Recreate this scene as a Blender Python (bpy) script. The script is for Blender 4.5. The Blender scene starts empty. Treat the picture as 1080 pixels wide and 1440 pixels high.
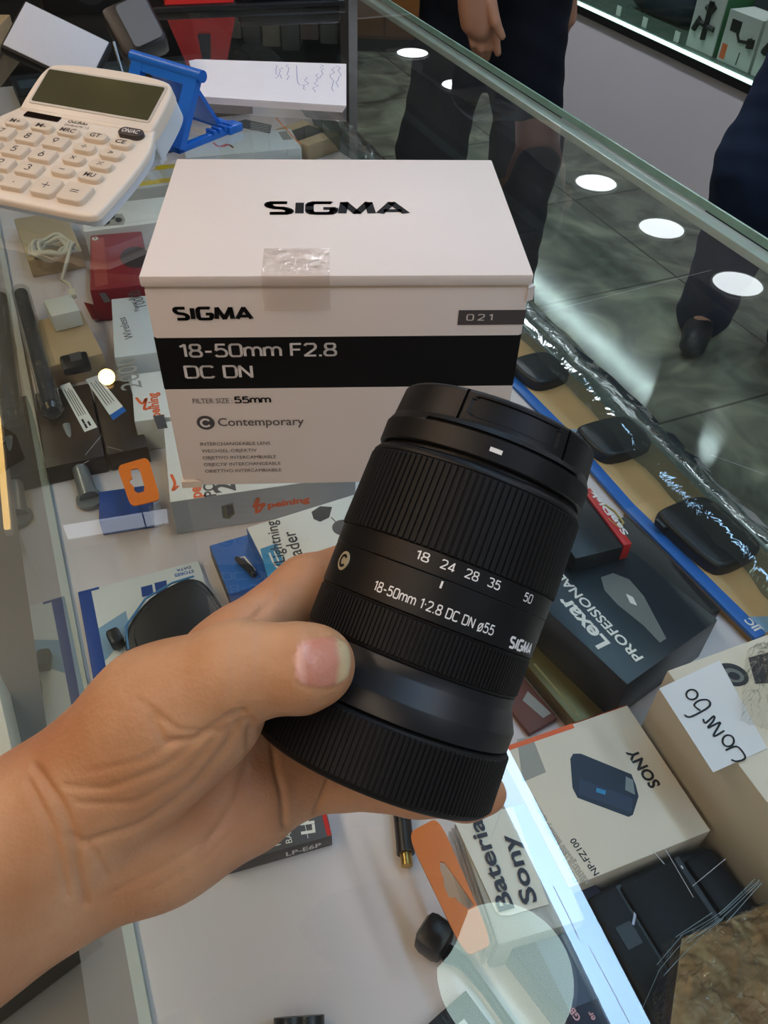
import bpy, bmesh, math, random
import numpy as np
from mathutils import Vector, Matrix
random.seed(7); np.random.seed(7)
SC = bpy.context.scene
COL = SC.collection
ZG = 1.0                                   # height of the counter's glass top above the floor
# ------------------------------------------------------------------ camera
F_PX, PIT, ROL, HC = 1142.33, 0.7812, 0.0338, 0.2647
_cp, _sp = math.cos(PIT), math.sin(PIT)
_rt, _up, FW = np.array([1., 0, 0]), np.array([0, _sp, _cp]), np.array([0, _cp, -_sp])
R2 = math.cos(ROL)*_rt + math.sin(ROL)*_up
U2 = -math.sin(ROL)*_rt + math.cos(ROL)*_up
EYE = np.array([0, 0, ZG+HC])
cd = bpy.data.cameras.new('camera'); cam_ob = bpy.data.objects.new('camera', cd); COL.objects.link(cam_ob)
cd.sensor_width = 36; cd.lens = F_PX/1440*36; cd.clip_start = .01; cd.clip_end = 60
cam_ob.matrix_world = Matrix([[R2[0], U2[0], -FW[0], EYE[0]], [R2[1], U2[1], -FW[1], EYE[1]],
                              [R2[2], U2[2], -FW[2], EYE[2]], [0, 0, 0, 1]])
SC.camera = cam_ob
# ------------------------------------------------------------------ world, exposure
w = bpy.data.worlds.new('world'); SC.world = w; w.use_nodes = True
w.node_tree.nodes['Background'].inputs[0].default_value = (.80, .82, .86, 1)
w.node_tree.nodes['Background'].inputs[1].default_value = .20
SC.view_settings.view_transform = 'Standard'; SC.view_settings.look = 'None'
SC.view_settings.exposure = 0.0; SC.view_settings.gamma = 1; SC.view_settings.use_curve_mapping = False
SC.cycles.transparent_max_bounces = 32; SC.cycles.max_bounces = 10; SC.cycles.glossy_bounces = 6
SC.cycles.sample_clamp_indirect = 6
LIGHT_DISC, LIGHT_STRIP, LIGHT_WARM = 5.5, 16.0, 70.0
H_CEIL = 1.8                               # ceiling above the glass

# ------------------------------------------------------------------ geometry helpers
def ray(px, py):
    d = FW + R2*(px-540)/F_PX - U2*(py-720)/F_PX
    return d/np.linalg.norm(d)
def at(p, z):
    """point where the sight line of a photo position meets the level z (relative to the glass top)"""
    d = ray(*p); return EYE + d*((z+ZG-EYE[2])/d[2])
def cam(px, py, dep):
    return EYE + (FW + R2*(px-540)/F_PX - U2*(py-720)/F_PX)*dep
def proj(P):
    Q = np.asarray(P) - EYE; d = Q@FW
    return np.stack([540+F_PX*(Q@R2)/d, 720-F_PX*(Q@U2)/d], -1)
def mirror_at(p, h):
    g = at(p, 0); d = ray(*p); return g + np.array([d[0], d[1], -d[2]])*(h/-d[2])
NV, UV_ = np.array([.912, .41, 0]), np.array([-.41, .912, 0])   # across and along the counter
def nu(n, u, z=0): v = NV*n + UV_*u; return np.array([v[0], v[1], ZG+z])

def lin(c):
    if isinstance(c, str):
        c = tuple(int(c[i:i+2], 16)/255 for i in (0, 2, 4))
    return tuple((x/12.92 if x <= .04045 else ((x+.055)/1.055)**2.4) for x in c)
MATS = {}
def mat(name, col, rough=.5, spec=.5, metal=0, var=.06, vscale=60, bump=0, bscale=200, coat=0, emit=None, es=0):
    if name in MATS: return MATS[name]
    m = bpy.data.materials.new(name); m.use_nodes = True; MATS[name] = m
    nt = m.node_tree; b = nt.nodes['Principled BSDF']; c = lin(col)
    b.inputs['Roughness'].default_value = rough; b.inputs['Specular IOR Level'].default_value = spec
    b.inputs['Metallic'].default_value = metal; b.inputs['Coat Weight'].default_value = coat
    tc = nt.nodes.new('ShaderNodeTexCoord'); n = nt.nodes.new('ShaderNodeTexNoise'); n.inputs['Scale'].default_value = vscale
    n.inputs['Detail'].default_value = 4
    nt.links.new(tc.outputs['Object'], n.inputs['Vector'])
    mx = nt.nodes.new('ShaderNodeMix'); mx.data_type = 'RGBA'
    mx.inputs[6].default_value = (*[x*(1-var) for x in c], 1); mx.inputs[7].default_value = (*[min(1, x*(1+var)) for x in c], 1)
    nt.links.new(n.outputs['Fac'], mx.inputs[0]); nt.links.new(mx.outputs[2], b.inputs['Base Color'])
    if bump:
        n2 = nt.nodes.new('ShaderNodeTexNoise'); n2.inputs['Scale'].default_value = bscale; n2.inputs['Detail'].default_value = 3
        nt.links.new(tc.outputs['Object'], n2.inputs['Vector'])
        bp = nt.nodes.new('ShaderNodeBump'); bp.inputs['Strength'].default_value = bump; bp.inputs['Distance'].default_value = .002
        nt.links.new(n2.outputs['Fac'], bp.inputs['Height']); nt.links.new(bp.outputs[0], b.inputs['Normal'])
    if emit:
        b.inputs['Emission Color'].default_value = (*lin(emit), 1); b.inputs['Emission Strength'].default_value = es
    return m
def emis(name, col, s):
    return mat(name, 'f4f4f4', .6, .3, 0, .01, emit=col, es=s)
def clear(name, tint=(.94, .985, .965), ior=1.5, rough=0., dust=0., bump=0., bscale=40, haze=(.8, .8, .8), boost=1.):
    """thin clear sheet: lets light straight through, mirrors by Fresnel, optionally dusty or crumpled"""
    m = bpy.data.materials.new(name); m.use_nodes = True; MATS[name] = m
    nt = m.node_tree; N, L = nt.nodes, nt.links; N.remove(N['Principled BSDF']); out = N['Material Output']
    tr = N.new('ShaderNodeBsdfTransparent'); tr.inputs[0].default_value = (*tint, 1)
    gl = N.new('ShaderNodeBsdfGlossy'); gl.inputs['Roughness'].default_value = rough
    geo = N.new('ShaderNodeNewGeometry'); fr = N.new('ShaderNodeFresnel'); mp = N.new('ShaderNodeMapRange')
    mp.inputs[3].default_value = ior; mp.inputs[4].default_value = 1/ior
    L.new(geo.outputs['Backfacing'], mp.inputs[0]); L.new(mp.outputs[0], fr.inputs['IOR'])
    mx = N.new('ShaderNodeMixShader'); L.new(tr.outputs[0], mx.inputs[1]); L.new(gl.outputs[0], mx.inputs[2])
    fac = fr.outputs[0]
    if boost != 1:
        mm = N.new('ShaderNodeMath'); mm.operation = 'MULTIPLY'; mm.use_clamp = True; mm.inputs[1].default_value = boost
        L.new(fac, mm.inputs[0]); fac = mm.outputs[0]
    L.new(fac, mx.inputs[0]); last = mx
    tc = N.new('ShaderNodeTexCoord')
    if bump:
        n = N.new('ShaderNodeTexNoise'); n.inputs['Scale'].default_value = bscale; n.inputs['Detail'].default_value = 5
        n.inputs['Distortion'].default_value = 1.2
        L.new(tc.outputs['Object'], n.inputs['Vector'])
        bp = N.new('ShaderNodeBump'); bp.inputs['Strength'].default_value = bump; bp.inputs['Distance'].default_value = .004
        L.new(n.outputs['Fac'], bp.inputs['Height']); L.new(bp.outputs[0], gl.inputs['Normal']); L.new(bp.outputs[0], fr.inputs['Normal'])
    if dust:
        df = N.new('ShaderNodeBsdfDiffuse'); df.inputs[0].default_value = (*haze, 1)
        n = N.new('ShaderNodeTexNoise'); n.inputs['Scale'].default_value = 9; n.inputs['Detail'].default_value = 8
        L.new(tc.outputs['Object'], n.inputs['Vector'])
        r = N.new('ShaderNodeMapRange'); r.inputs[1].default_value = .35; r.inputs[2].default_value = .8
        r.inputs[3].default_value = dust*.3; r.inputs[4].default_value = dust
        L.new(n.outputs['Fac'], r.inputs[0])
        m2 = N.new('ShaderNodeMixShader'); L.new(r.outputs[0], m2.inputs[0]); L.new(mx.outputs[0], m2.inputs[1]); L.new(df.outputs[0], m2.inputs[2])
        last = m2
    L.new(last.outputs[0], out.inputs[0])
    return m

_TXT = {}
def glyphs(s, bold=0.0):
    key = (s, bold)
    if key in _TXT: return _TXT[key]
    c = bpy.data.curves.new('lettering', 'FONT'); c.body = s; c.size = 1; c.offset = bold; c.resolution_u = 3; c.fill_mode = 'FRONT'
    o = bpy.data.objects.new('lettering', c); COL.objects.link(o)
    dg = bpy.context.evaluated_depsgraph_get(); dg.update()
    me = bpy.data.meshes.new_from_object(o.evaluated_get(dg))
    v = np.array([x.co[:] for x in me.vertices]).reshape(-1, 3); f = [tuple(p.vertices) for p in me.polygons]
    bpy.data.objects.remove(o); bpy.data.curves.remove(c); bpy.data.meshes.remove(me)
    if len(v):
        v = v.copy(); v[:, 0] -= v[:, 0].min()
    _TXT[key] = (v, f); return _TXT[key]
CAP = 0.70

class MB:
    """collects shapes (in millimetres) and links them as one mesh object"""
    def __init__(s): s.v, s.f, s.m, s.sm = [], [], [], []
    def add(s, vs, fs, mi=0, smooth=False):
        o = len(s.v); s.v += [tuple(map(float, x)) for x in vs]
        s.f += [tuple(i+o for i in f) for f in fs]; s.m += [mi]*len(fs); s.sm += [smooth]*len(fs); return s
    def bm(s, bm, mi=0, M=None, smooth=False):
        bm.verts.ensure_lookup_table(); bm.verts.index_update()
        vs = [(M @ x.co if M else x.co)[:] for x in bm.verts]
        s.add(vs, [tuple(x.index for x in f.verts) for f in bm.faces], mi, smooth); bm.free(); return s
    def box(s, x0, x1, y0, y1, z0, z1, mi=0, r=0, M=None, seg=2, top=None):
        bm = bmesh.new(); bmesh.ops.create_cube(bm, size=1)
        for v in bm.verts: v.co = Vector(((x0+x1)/2+v.co.x*(x1-x0), (y0+y1)/2+v.co.y*(y1-y0), (z0+z1)/2+v.co.z*(z1-z0)))
        if r: bmesh.ops.bevel(bm, geom=bm.edges[:], offset=r, segments=seg, profile=.5, affect='EDGES')
        return s.bm(bm, mi, M, bool(r))
    def prism(s, pts, z0, z1, mi=0, M=None, r=0, smooth=False):
        bm = bmesh.new(); vs = [bm.verts.new((x, y, z0)) for x, y in pts]; f = bm.faces.new(vs)
        if f.calc_area() and f.normal.z == 0: f.normal_update()
        f.normal_update()
        if f.normal.z > 0: f.normal_flip()
        e = bmesh.ops.extrude_face_region(bm, geom=[f])
        for v in e['geom']:
            if isinstance(v, bmesh.types.BMVert): v.co.z = z1
        bmesh.ops.recalc_face_normals(bm, faces=bm.faces[:])
        if r:
            ed = [x for x in bm.edges if abs(x.verts[0].co.z-z1) < 1e-6 and abs(x.verts[1].co.z-z1) < 1e-6]
            bmesh.ops.bevel(bm, geom=ed, offset=r, segments=3, profile=.5, affect='EDGES')
        return s.bm(bm, mi, M, smooth or bool(r))
    def cyl(s, a, b, r0, r1=None, n=24, mi=0, caps=True):
        r1 = r0 if r1 is None else r1
        a, b = Vector(a), Vector(b); d = (b-a).normalized(); q = d.orthogonal().normalized(); t = d.cross(q)
        vs = []
        for c, r in ((a, r0), (b, r1)):
            vs += [(c + (q*math.cos(2*math.pi*i/n)+t*math.sin(2*math.pi*i/n))*r)[:] for i in range(n)]
        fs = [(i, (i+1) % n, n+(i+1) % n, n+i) for i in range(n)]
        s.add(vs, fs, mi, True)
        if caps: s.add(vs, [tuple(range(n))[::-1], tuple(range(n, 2*n))], mi)
        return s
    def tube(s, pts, r, n=8, mi=0, closed=False):
        P = [Vector(p) for p in pts]; k = len(P); vs, prev = [], None
        for i in range(k):
            d = (P[min(i+1, k-1)]-P[max(i-1, 0)]).normalized()
            q = d.orthogonal().normalized() if prev is None else (prev-d*prev.dot(d)).normalized()
            prev = q; t = d.cross(q); rr = r[i] if hasattr(r, '__len__') else r
            vs += [(P[i]+(q*math.cos(2*math.pi*j/n)+t*math.sin(2*math.pi*j/n))*rr)[:] for j in range(n)]
        fs = [(i*n+j, i*n+(j+1) % n, (i+1)*n+(j+1) % n, (i+1)*n+j) for i in range(k-1) for j in range(n)]
        fs += [tuple(range(n))[::-1], tuple(range((k-1)*n, k*n))]
        return s.add(vs, fs, mi, True)
    def quad(s, pts, mi=0): return s.add(pts, [tuple(range(len(pts)))], mi)
    def text(s, st, o, ux, uy, h, w=None, mi=0, bold=0., align='L', nrm=.12, bend=None):
        """lettering of cap height h (and total width w) from baseline origin o along ux, up uy"""
        v, f = glyphs(st, bold)
        if not len(v): return s
        W = v[:, 0].max(); sx = (w/W) if w else h/CAP
        x = v[:, 0]*sx; y = v[:, 1]*h/CAP
        if align == 'C': x = x-W*sx/2
        if align == 'R': x = x-W*sx
        if bend: return s.add([bend(a, b) for a, b in zip(x, y)], f, mi)
        o, ux, uy = np.array(o, float), np.array(ux, float), np.array(uy, float)
        n = np.cross(ux, uy)
        return s.add(o+np.outer(x, ux)+np.outer(y, uy)+n*nrm, f, mi)
    def stroke(s, pts, wd, o, ux, uy, mi=0, nrm=.15):
        """a pen or brush line of width wd through 2-D points in the plane (o, ux, uy)"""
        P = np.array(pts, float)
        if len(P) > 2:                      # smooth the line
            q = [P[0]]
            for i in range(len(P)-1):
                p0, p1, p2, p3 = P[max(i-1, 0)], P[i], P[i+1], P[min(i+2, len(P)-1)]
                for t in (.25, .5, .75, 1.):
                    q.append(.5*((2*p1)+(-p0+p2)*t+(2*p0-5*p1+4*p2-p3)*t*t+(-p0+3*p1-3*p2+p3)*t**3))
            P = np.array(q)
        T = np.gradient(P, axis=0); T /= np.linalg.norm(T, axis=1)[:, None]+1e-9
        Nn = np.stack([-T[:, 1], T[:, 0]], 1)*wd/2
        P[0] -= T[0]*wd*.3; P[-1] += T[-1]*wd*.3
        A, B = P+Nn, P-Nn; o, ux, uy = np.array(o, float), np.array(ux, float), np.array(uy, float)
        n = np.cross(ux, uy)*nrm; vs = [o+ux*a+uy*b+n for a, b in np.vstack([A, B])]; k = len(P)
        return s.add(vs, [(k+i, k+i+1, i+1, i) for i in range(k-1)], mi)
    def build(s, name, mats, parent=None, loc=None, rz=0, M=None, ang=35, scale=.001):
        me = bpy.data.meshes.new(name); me.from_pydata((np.array(s.v)*scale).tolist(), [], s.f)
        for m in (mats if isinstance(mats, (list, tuple)) else [mats]): me.materials.append(m)
        me.polygons.foreach_set('material_index', s.m); me.polygons.foreach_set('use_smooth', s.sm)
        me.update()
        if any(s.sm): me.set_sharp_from_angle(angle=math.radians(ang)); me.polygons.foreach_set('use_smooth', s.sm)
        o = bpy.data.objects.new(name, me); COL.objects.link(o)
        if parent: o.parent = parent
        if M is not None: o.matrix_world = M
        elif loc is not None: o.location = Vector(loc); o.rotation_euler = (0, 0, rz)
        return o
def tag(o, label, cat, group=None, kind=None):
    if label: o['label'] = label
    if cat: o['category'] = cat
    if group: o['group'] = group
    if kind: o['kind'] = kind
    return o
def thing(name, label, cat, loc=(0, 0, 0), rz=0, group=None, M=None):
    o = bpy.data.objects.new(name, None); o.empty_display_size = .02; COL.objects.link(o)
    if M is not None: o.matrix_world = M
    else: o.location = Vector(loc); o.rotation_euler = (0, 0, rz)
    return tag(o, label, cat, group)
def struct(o): o['kind'] = 'structure'; return o

class Item(MB):
    """a flat-lying product: its frame starts at photo point pa, local x towards pb, seen on level ztop; zb is its base"""
    def __init__(s, pa, pb, ztop, zb):
        super().__init__(); A, B = at(pa, ztop), at(pb, ztop); d = (B-A)[:2]
        s.A, s.zt, s.zb = A, ztop, zb; s.rz = math.atan2(d[1], d[0]); s.w = float(np.hypot(*d))*1000
        s.h = (ztop-zb)*1000; s.loc = (A[0], A[1], ZG+zb)
        s.c, s.s_ = math.cos(s.rz), math.sin(s.rz)
    def L(s, p, z=None):
        P = at(p, s.zt if z is None else z)-s.A
        return np.array([(P[0]*s.c+P[1]*s.s_)*1000, (-P[0]*s.s_+P[1]*s.c)*1000])
    def ptext(s, st, p1, p2, h=None, mi=1, bold=0., z=None, lift=.2):
        a, b = s.L(p1, z), s.L(p2, z); d = b-a; W = np.hypot(*d); d = d/W
        zz = (s.h if z is None else (z-s.zb)*1000)
        if h is None:
            v, f = glyphs(st, bold); h = W*CAP/v[:, 0].max()
        return s.text(st, (*a, zz), (*d, 0), (-d[1], d[0], 0), h, W, mi, bold, nrm=lift)
    def ppoly(s, pts, mi=1, z=None, lift=.12):
        zz = (s.h if z is None else (z-s.zb)*1000)+lift
        q = [s.L(p, z) for p in pts]
        ar = sum(q[i][0]*q[(i+1) % len(q)][1]-q[(i+1) % len(q)][0]*q[i][1] for i in range(len(q)))
        if ar < 0: q = q[::-1]
        return s.quad([(x, y, zz) for x, y in q], mi)
    def pstroke(s, pts, wd, mi=1, z=None, lift=.2):
        zz = (s.h if z is None else (z-s.zb)*1000)
        return s.stroke([s.L(p, z) for p in pts], wd, (0, 0, zz), (1, 0, 0), (0, 1, 0), mi, lift)
    def make(s, name, label, cat, mats, group=None, parent=None):
        o = s.build(name, mats, loc=s.loc, rz=s.rz); return tag(o, label, cat, group)
    def root(s, name, label, cat, group=None):
        return thing(name, label, cat, s.loc, s.rz, group)

def smin(a, b, k):
    h = np.maximum(k-np.abs(a-b), 0)/k; return np.minimum(a, b)-h*h*k*.25
def sdf_mesh(prims, res, k):
    """one continuous skin around tapering limb segments (A, B, ra, rb[, k])"""
    import openvdb
    P = np.array([p[0] for p in prims]+[p[1] for p in prims], float); R = max(max(p[2], p[3]) for p in prims)
    lo = P.min(0)-R-3*res; n = np.ceil((P.max(0)+R+3*res-lo)/res).astype(int)+1
    F = np.full(n, 10*k, np.float32)
    for p in prims:
        A, B, ra, rb = np.array(p[0], float), np.array(p[1], float), p[2], p[3]; kk = p[4] if len(p) > 4 else k
        m = max(ra, rb)+kk+2*res
        i0 = np.maximum(np.floor((np.minimum(A, B)-m-lo)/res).astype(int), 0); i1 = np.minimum(np.ceil((np.maximum(A, B)+m-lo)/res).astype(int)+1, n)
        g = np.meshgrid(*[lo[j]+res*np.arange(i0[j], i1[j]) for j in range(3)], indexing='ij')
        d = B-A; L2 = max(d@d, 1e-12)
        t = np.clip(((g[0]-A[0])*d[0]+(g[1]-A[1])*d[1]+(g[2]-A[2])*d[2])/L2, 0, 1)
        D = np.sqrt((g[0]-A[0]-t*d[0])**2+(g[1]-A[1]-t*d[1])**2+(g[2]-A[2]-t*d[2])**2)-(ra+t*(rb-ra))
        S = tuple(slice(i0[j], i1[j]) for j in range(3)); F[S] = smin(F[S], D.astype(np.float32), kk)
    gr = openvdb.FloatGrid(10*k); gr.copyFromArray(F)
    pts, quads = gr.convertToQuads(0.0)[:2]
    pts = lo+np.asarray(pts, float)*res; quads = np.asarray(quads)
    a = pts[quads[:, 1]]-pts[quads[:, 0]]; b = pts[quads[:, 3]]-pts[quads[:, 0]]; nn = np.cross(a, b); c = pts[quads].mean(1)
    if (nn*c).sum() < 0: quads = quads[:, ::-1]
    return pts, quads
def smooth_pts(pts, quads, it, lam=.5):
    E = np.concatenate([quads[:, [i, (i+1) % 4]] for i in range(4)]); E = np.concatenate([E, E[:, ::-1]])
    deg = np.bincount(E[:, 0], minlength=len(pts)).astype(float)[:, None]
    for _ in range(it):
        acc = np.stack([np.bincount(E[:, 0], weights=pts[E[:, 1], j], minlength=len(pts)) for j in range(3)], 1)
        pts = pts+lam*(acc/np.maximum(deg, 1)-pts)
    return pts
def normals_of(pts, quads):
    n = np.cross(pts[quads[:, 2]]-pts[quads[:, 0]], pts[quads[:, 3]]-pts[quads[:, 1]]); N = np.zeros_like(pts)
    for i in range(4):
        for j in range(3): N[:, j] += np.bincount(quads[:, i], weights=n[:, j], minlength=len(pts))
    return N/(np.linalg.norm(N, axis=1)[:, None]+1e-12)
def raw_mesh(name, pts, faces, mats, parent=None, mi=None):
    me = bpy.data.meshes.new(name); me.from_pydata(pts.tolist(), [], [tuple(f) for f in faces.tolist()])
    for m in mats: me.materials.append(m)
    if mi is not None: me.polygons.foreach_set('material_index', mi)
    me.polygons.foreach_set('use_smooth', [True]*len(me.polygons)); me.update()
    o = bpy.data.objects.new(name, me); COL.objects.link(o)
    if parent: o.parent = parent; o.matrix_parent_inverse = parent.matrix_world.inverted() if False else Matrix()
    return o
# plain sans numerals and capitals drawn as even strokes
def _arc(cx, cy, rx, ry, a0, a1, n=12): return [(cx+rx*math.cos(math.radians(a0+(a1-a0)*i/n)), cy+ry*math.sin(math.radians(a0+(a1-a0)*i/n))) for i in range(n+1)]
_R = .28
SG = {
 '0': ([_arc(_R, .72, _R, .28, 0, 180)+_arc(_R, .28, _R, .28, 180, 360)+[(2*_R, .72)]], .56),
 '1': ([[(0, .78), (.24, 1), (.24, 0)]], .30), '2': ([_arc(.27, .72, .27, .28, 165, -40, 12)+[(0, 0), (.56, 0)]], .56),
 '3': ([_arc(.26, .75, .26, .25, 160, -90, 12), _arc(.27, .26, .29, .26, 90, -160, 12)], .56),
 '4': ([[(.44, 0), (.44, 1), (0, .25), (.6, .25)]], .6), '5': ([[(.5, 1), (.08, 1), (.04, .52)]+_arc(.26, .31, .29, .31, 125, -155, 12)], .55),
 '6': ([_arc(.28, .3, .28, .3, 0, 360, 20), [(.02, .4), (.36, 1)]], .56), '7': ([[(0, 1), (.54, 1), (.18, 0)]], .54),
 '8': ([_arc(.27, .75, .24, .25, 0, 360, 18), _arc(.27, .26, .28, .26, 0, 360, 18)], .55),
 '9': ([_arc(.28, .7, .28, .3, 0, 360, 20), [(.54, .6), (.2, 0)]], .56),
 '-': ([[(.02, .42), (.34, .42)]], .36), '.': ([[(.04, .03), (.05, .05)]], .1), ':': ([[(.05, .03), (.05, .06)], [(.05, .52), (.05, .55)]], .1), ' ': ([], .2),
 'F': ([[(.0, 0), (0, 1), (.5, 1)], [(0, .52), (.44, .52)]], .5), 'D': ([[(0, 0), (0, 1), (.25, 1)]+_arc(.25, .7, .33, .3, 90, 0, 6)+_arc(.25, .3, .33, .3, 0, -90, 6)+[(0, 0)]], .58),
 'C': ([_arc(.3, .7, .3, .3, 25, 180, 9)+_arc(.3, .3, .3, .3, 180, 335, 9)], .56), 'N': ([[(0, 0), (0, 1), (.56, 0), (.56, 1)]], .56),
 'S': ([_arc(.27, .75, .26, .25, 40, 270, 12)+_arc(.27, .25, .27, .25, 90, -140, 12)], .54), 'I': ([[(.04, 0), (.04, 1)]], .08),
 'G': ([_arc(.3, .68, .3, .32, 35, 180, 9)+_arc(.3, .32, .3, .32, 180, 360, 9)+[(.6, .46), (.34, .46)]], .6),
 'M': ([[(0, 0), (.06, 1), (.36, .12), (.66, 1), (.72, 0)]], .72), 'A': ([[(0, 0), (.32, 1), (.64, 0)], [(.1, .3), (.54, .3)]], .64),
 'm': ([[(0, 0), (0, .7)], _arc(.2, .46, .2, .25, 180, 0, 8)+[(.4, 0)], _arc(.6, .46, .2, .25, 180, 0, 8)+[(.8, 0)]], .8),
 'o': ([_arc(.27, .36, .26, .36, 0, 360, 18), [(.02, -.08), (.52, .8)]], .54), 'L': ([[(0, 1), (0, 0), (.46, 0)]], .46), 'P': ([[(0, 0), (0, 1), (.28, 1)]+_arc(.28, .74, .26, .26, 90, -90, 8)+[(0, .48)]], .54),
 'E': ([[(.5, 0), (0, 0), (0, 1), (.5, 1)], [(0, .52), (.44, .52)]], .5), 'Z': ([[(0, 1), (.54, 1), (0, 0), (.56, 0)]], .56), 'J': ([[(.42, 1), (.42, .28)]+_arc(.2, .26, .22, .26, 0, -170, 8)], .44),
 'O': ([_arc(.34, .5, .34, .5, 0, 360, 24)], .68), 'Y': ([[(0, 1), (.3, .48), (.6, 1)], [(.3, .48), (.3, 0)]], .6), 'B': ([[(0, 0), (0, 1), (.26, 1)]+_arc(.26, .76, .24, .24, 90, -90, 8)+[(0, .52), (.28, .52)]+_arc(.28, .26, .28, .26, 90, -90, 8)+[(0, 0)]], .56),
 'U': ([[(0, 1), (0, .3)]+_arc(.28, .28, .28, .28, 180, 360, 8)+[(.56, 1)]], .56)}
def sglyphs(st, wt=.12, gap=.17):
    """(verts, faces) of a line of even-stroke lettering, cap height 1"""
    V, F, x = [], [], 0.
    for ch in st:
        pl, adv = SG[ch]
        for p in pl:
            P = np.array(p, float); P[:, 0] += x; P[:, 1] = np.clip(P[:, 1], wt/2, 1-wt/2) if ch not in 'o' else P[:, 1]
            keep = np.r_[True, np.linalg.norm(np.diff(P, axis=0), axis=1) > 1e-5]; P = P[keep]
            for i in range(len(P)-1):           # one quad per segment, plus a square at each bend
                d = P[i+1]-P[i]; L_ = np.hypot(*d); d = d/max(L_, 1e-9); n = np.array([-d[1], d[0]])*wt/2; e = d*wt*.22
                a, c = P[i]-(e if i else 0*e), P[i+1]+(e if i < len(P)-2 else 0*e); o = len(V)
                if L_ < .15 and len(P) == 2: a, c = P[i]-d*(wt/2-L_/2), P[i+1]+d*(wt/2-L_/2)
                V += [a+n, a-n, c-n, c+n]; F.append((o, o+1, o+2, o+3))
        x += adv+gap
    return np.array(V), F
def stext(mb, st, o, ux, uy, h, w=None, mi=0, wt=.12, gap=.17, nrm=.14, bend=None):
    v, f = sglyphs(st, wt, gap); W = v[:, 0].max(); sx = w/W if w else h
    x, y = v[:, 0]*sx, v[:, 1]*h
    if bend: return mb.add([bend(a, c) for a, c in zip(x, y)], f, mi)
    o, ux, uy = np.array(o, float), np.array(ux, float), np.array(uy, float); n = np.cross(ux, uy)
    return mb.add(o+np.outer(x, ux)+np.outer(y, uy)+n*nrm, f, mi)
# ------------------------------------------------------------------ the room
RZ_N = math.atan2(NV[1], NV[0])            # local x = across the counter, local y = along it
ROOM = Matrix.Translation((0, 0, 0)) @ Matrix.Rotation(RZ_N, 4, 'Z')
def nbox(name, n0, n1, u0, u1, z0, z1, m, parent=None, r=0, mi=0):
    """box in metres across / along the counter, z above the floor"""
    b = MB().box(n0*1000, n1*1000, u0*1000, u1*1000, z0*1000, z1*1000, mi, r*1000)
    return b.build(name, m, M=ROOM) if parent is None else b.build(name, m, parent)
def marble():
    m = bpy.data.materials.new('polished_marble_tiles'); m.use_nodes = True; nt = m.node_tree; N, L = nt.nodes, nt.links; b = N['Principled BSDF']
    tc = N.new('ShaderNodeTexCoord'); n = N.new('ShaderNodeTexNoise'); n.inputs['Scale'].default_value = 3.2; n.inputs['Detail'].default_value = 9
    n.inputs['Distortion'].default_value = 2.2; L.new(tc.outputs['Object'], n.inputs['Vector'])
    cr = N.new('ShaderNodeValToRGB'); e = cr.color_ramp.elements
    e[0].position = .30; e[0].color = (*lin('46473f'), 1); e[1].position = .72; e[1].color = (*lin('9c9c86'), 1)
    e2 = cr.color_ramp.elements.new(.5); e2.color = (*lin('6d6f62'), 1)
    L.new(n.outputs['Fac'], cr.inputs[0])
    br = N.new('ShaderNodeTexBrick'); br.offset = 0; br.inputs['Scale'].default_value = 1; br.inputs['Mortar Size'].default_value = .004
    br.inputs['Brick Width'].default_value = .6; br.inputs['Row Height'].default_value = .6
    br.inputs['Color1'].default_value = br.inputs['Color2'].default_value = (1, 1, 1, 1); br.inputs['Mortar'].default_value = (.35, .35, .33, 1)
    L.new(tc.outputs['Object'], br.inputs['Vector'])
    mx = N.new('ShaderNodeMix'); mx.data_type = 'RGBA'; mx.blend_type = 'MULTIPLY'; mx.inputs[0].default_value = 1
    L.new(cr.outputs[0], mx.inputs[6]); L.new(br.outputs['Color'], mx.inputs[7]); L.new(mx.outputs[2], b.inputs['Base Color'])
    b.inputs['Roughness'].default_value = .10; return m
WALL = mat('painted_wall', 'a9a8a6', .8, .3); WHITE_LAM = mat('white_laminate', 'c9c6c8', .45, .4, var=.03, vscale=6)
DARKWOOD = mat('dark_wood', '2a211b', .5, .4, var=.3, vscale=8); WOOD = mat('orange_wood', '8a5a2c', .5, .4, var=.2, vscale=12)
BLACK = mat('black_trim', '101114', .4, .5)
struct(nbox('floor', -2.6, 5.0, -2.5, 8.0, -.05, 0, marble()))
struct(nbox('ceiling', -2.6, 5.0, -2.5, 8.0, ZG+H_CEIL+.012, ZG+H_CEIL+.06, mat('ceiling_paint', '6a6a6a', .9, .2)))
struct(nbox('wall_front', 5.0, 5.05, -2.5, 8.0, 0, 2.8, WALL))
struct(nbox('wall_rear', -2.65, -2.6, -2.5, 8.0, 0, 2.8, mat('brown_wall', '5c5048', .8, .3)))
struct(nbox('wall_end', -2.6, 5.0, 8.0, 8.05, 0, 2.8, WALL))
# ------------------------------------------------------------------ lamps
DISC = emis('lamp_diffuser', 'f2fbff', LIGHT_DISC); TRIM = mat('white_trim', 'e8e8e8', .5, .4)
def ceiling_lamp(px, r, label, m=None):
    p = mirror_at(px, H_CEIL); t = thing('ceiling_lamp', label, 'ceiling lamp', (p[0], p[1], ZG+H_CEIL), 0, 'round ceiling lamps')
    R = r*1000
    MB().cyl((0, 0, 0), (0, 0, -3), R, n=48).build('diffuser', m or DISC, t)
    b = MB(); n = 48
    pr = [(R, 8), (R+9, 8), (R+9, -4), (R, -5)]
    vs = [(q*math.cos(2*math.pi*i/n), q*math.sin(2*math.pi*i/n), z) for i in range(n) for q, z in pr]
    b.add(vs, [(i*4+j, i*4+(j+1) % 4, ((i+1) % n)*4+(j+1) % 4, ((i+1) % n)*4+j) for i in range(n) for j in range(4)], 0, True)
    b.build('trim_ring', TRIM, t)
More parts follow.
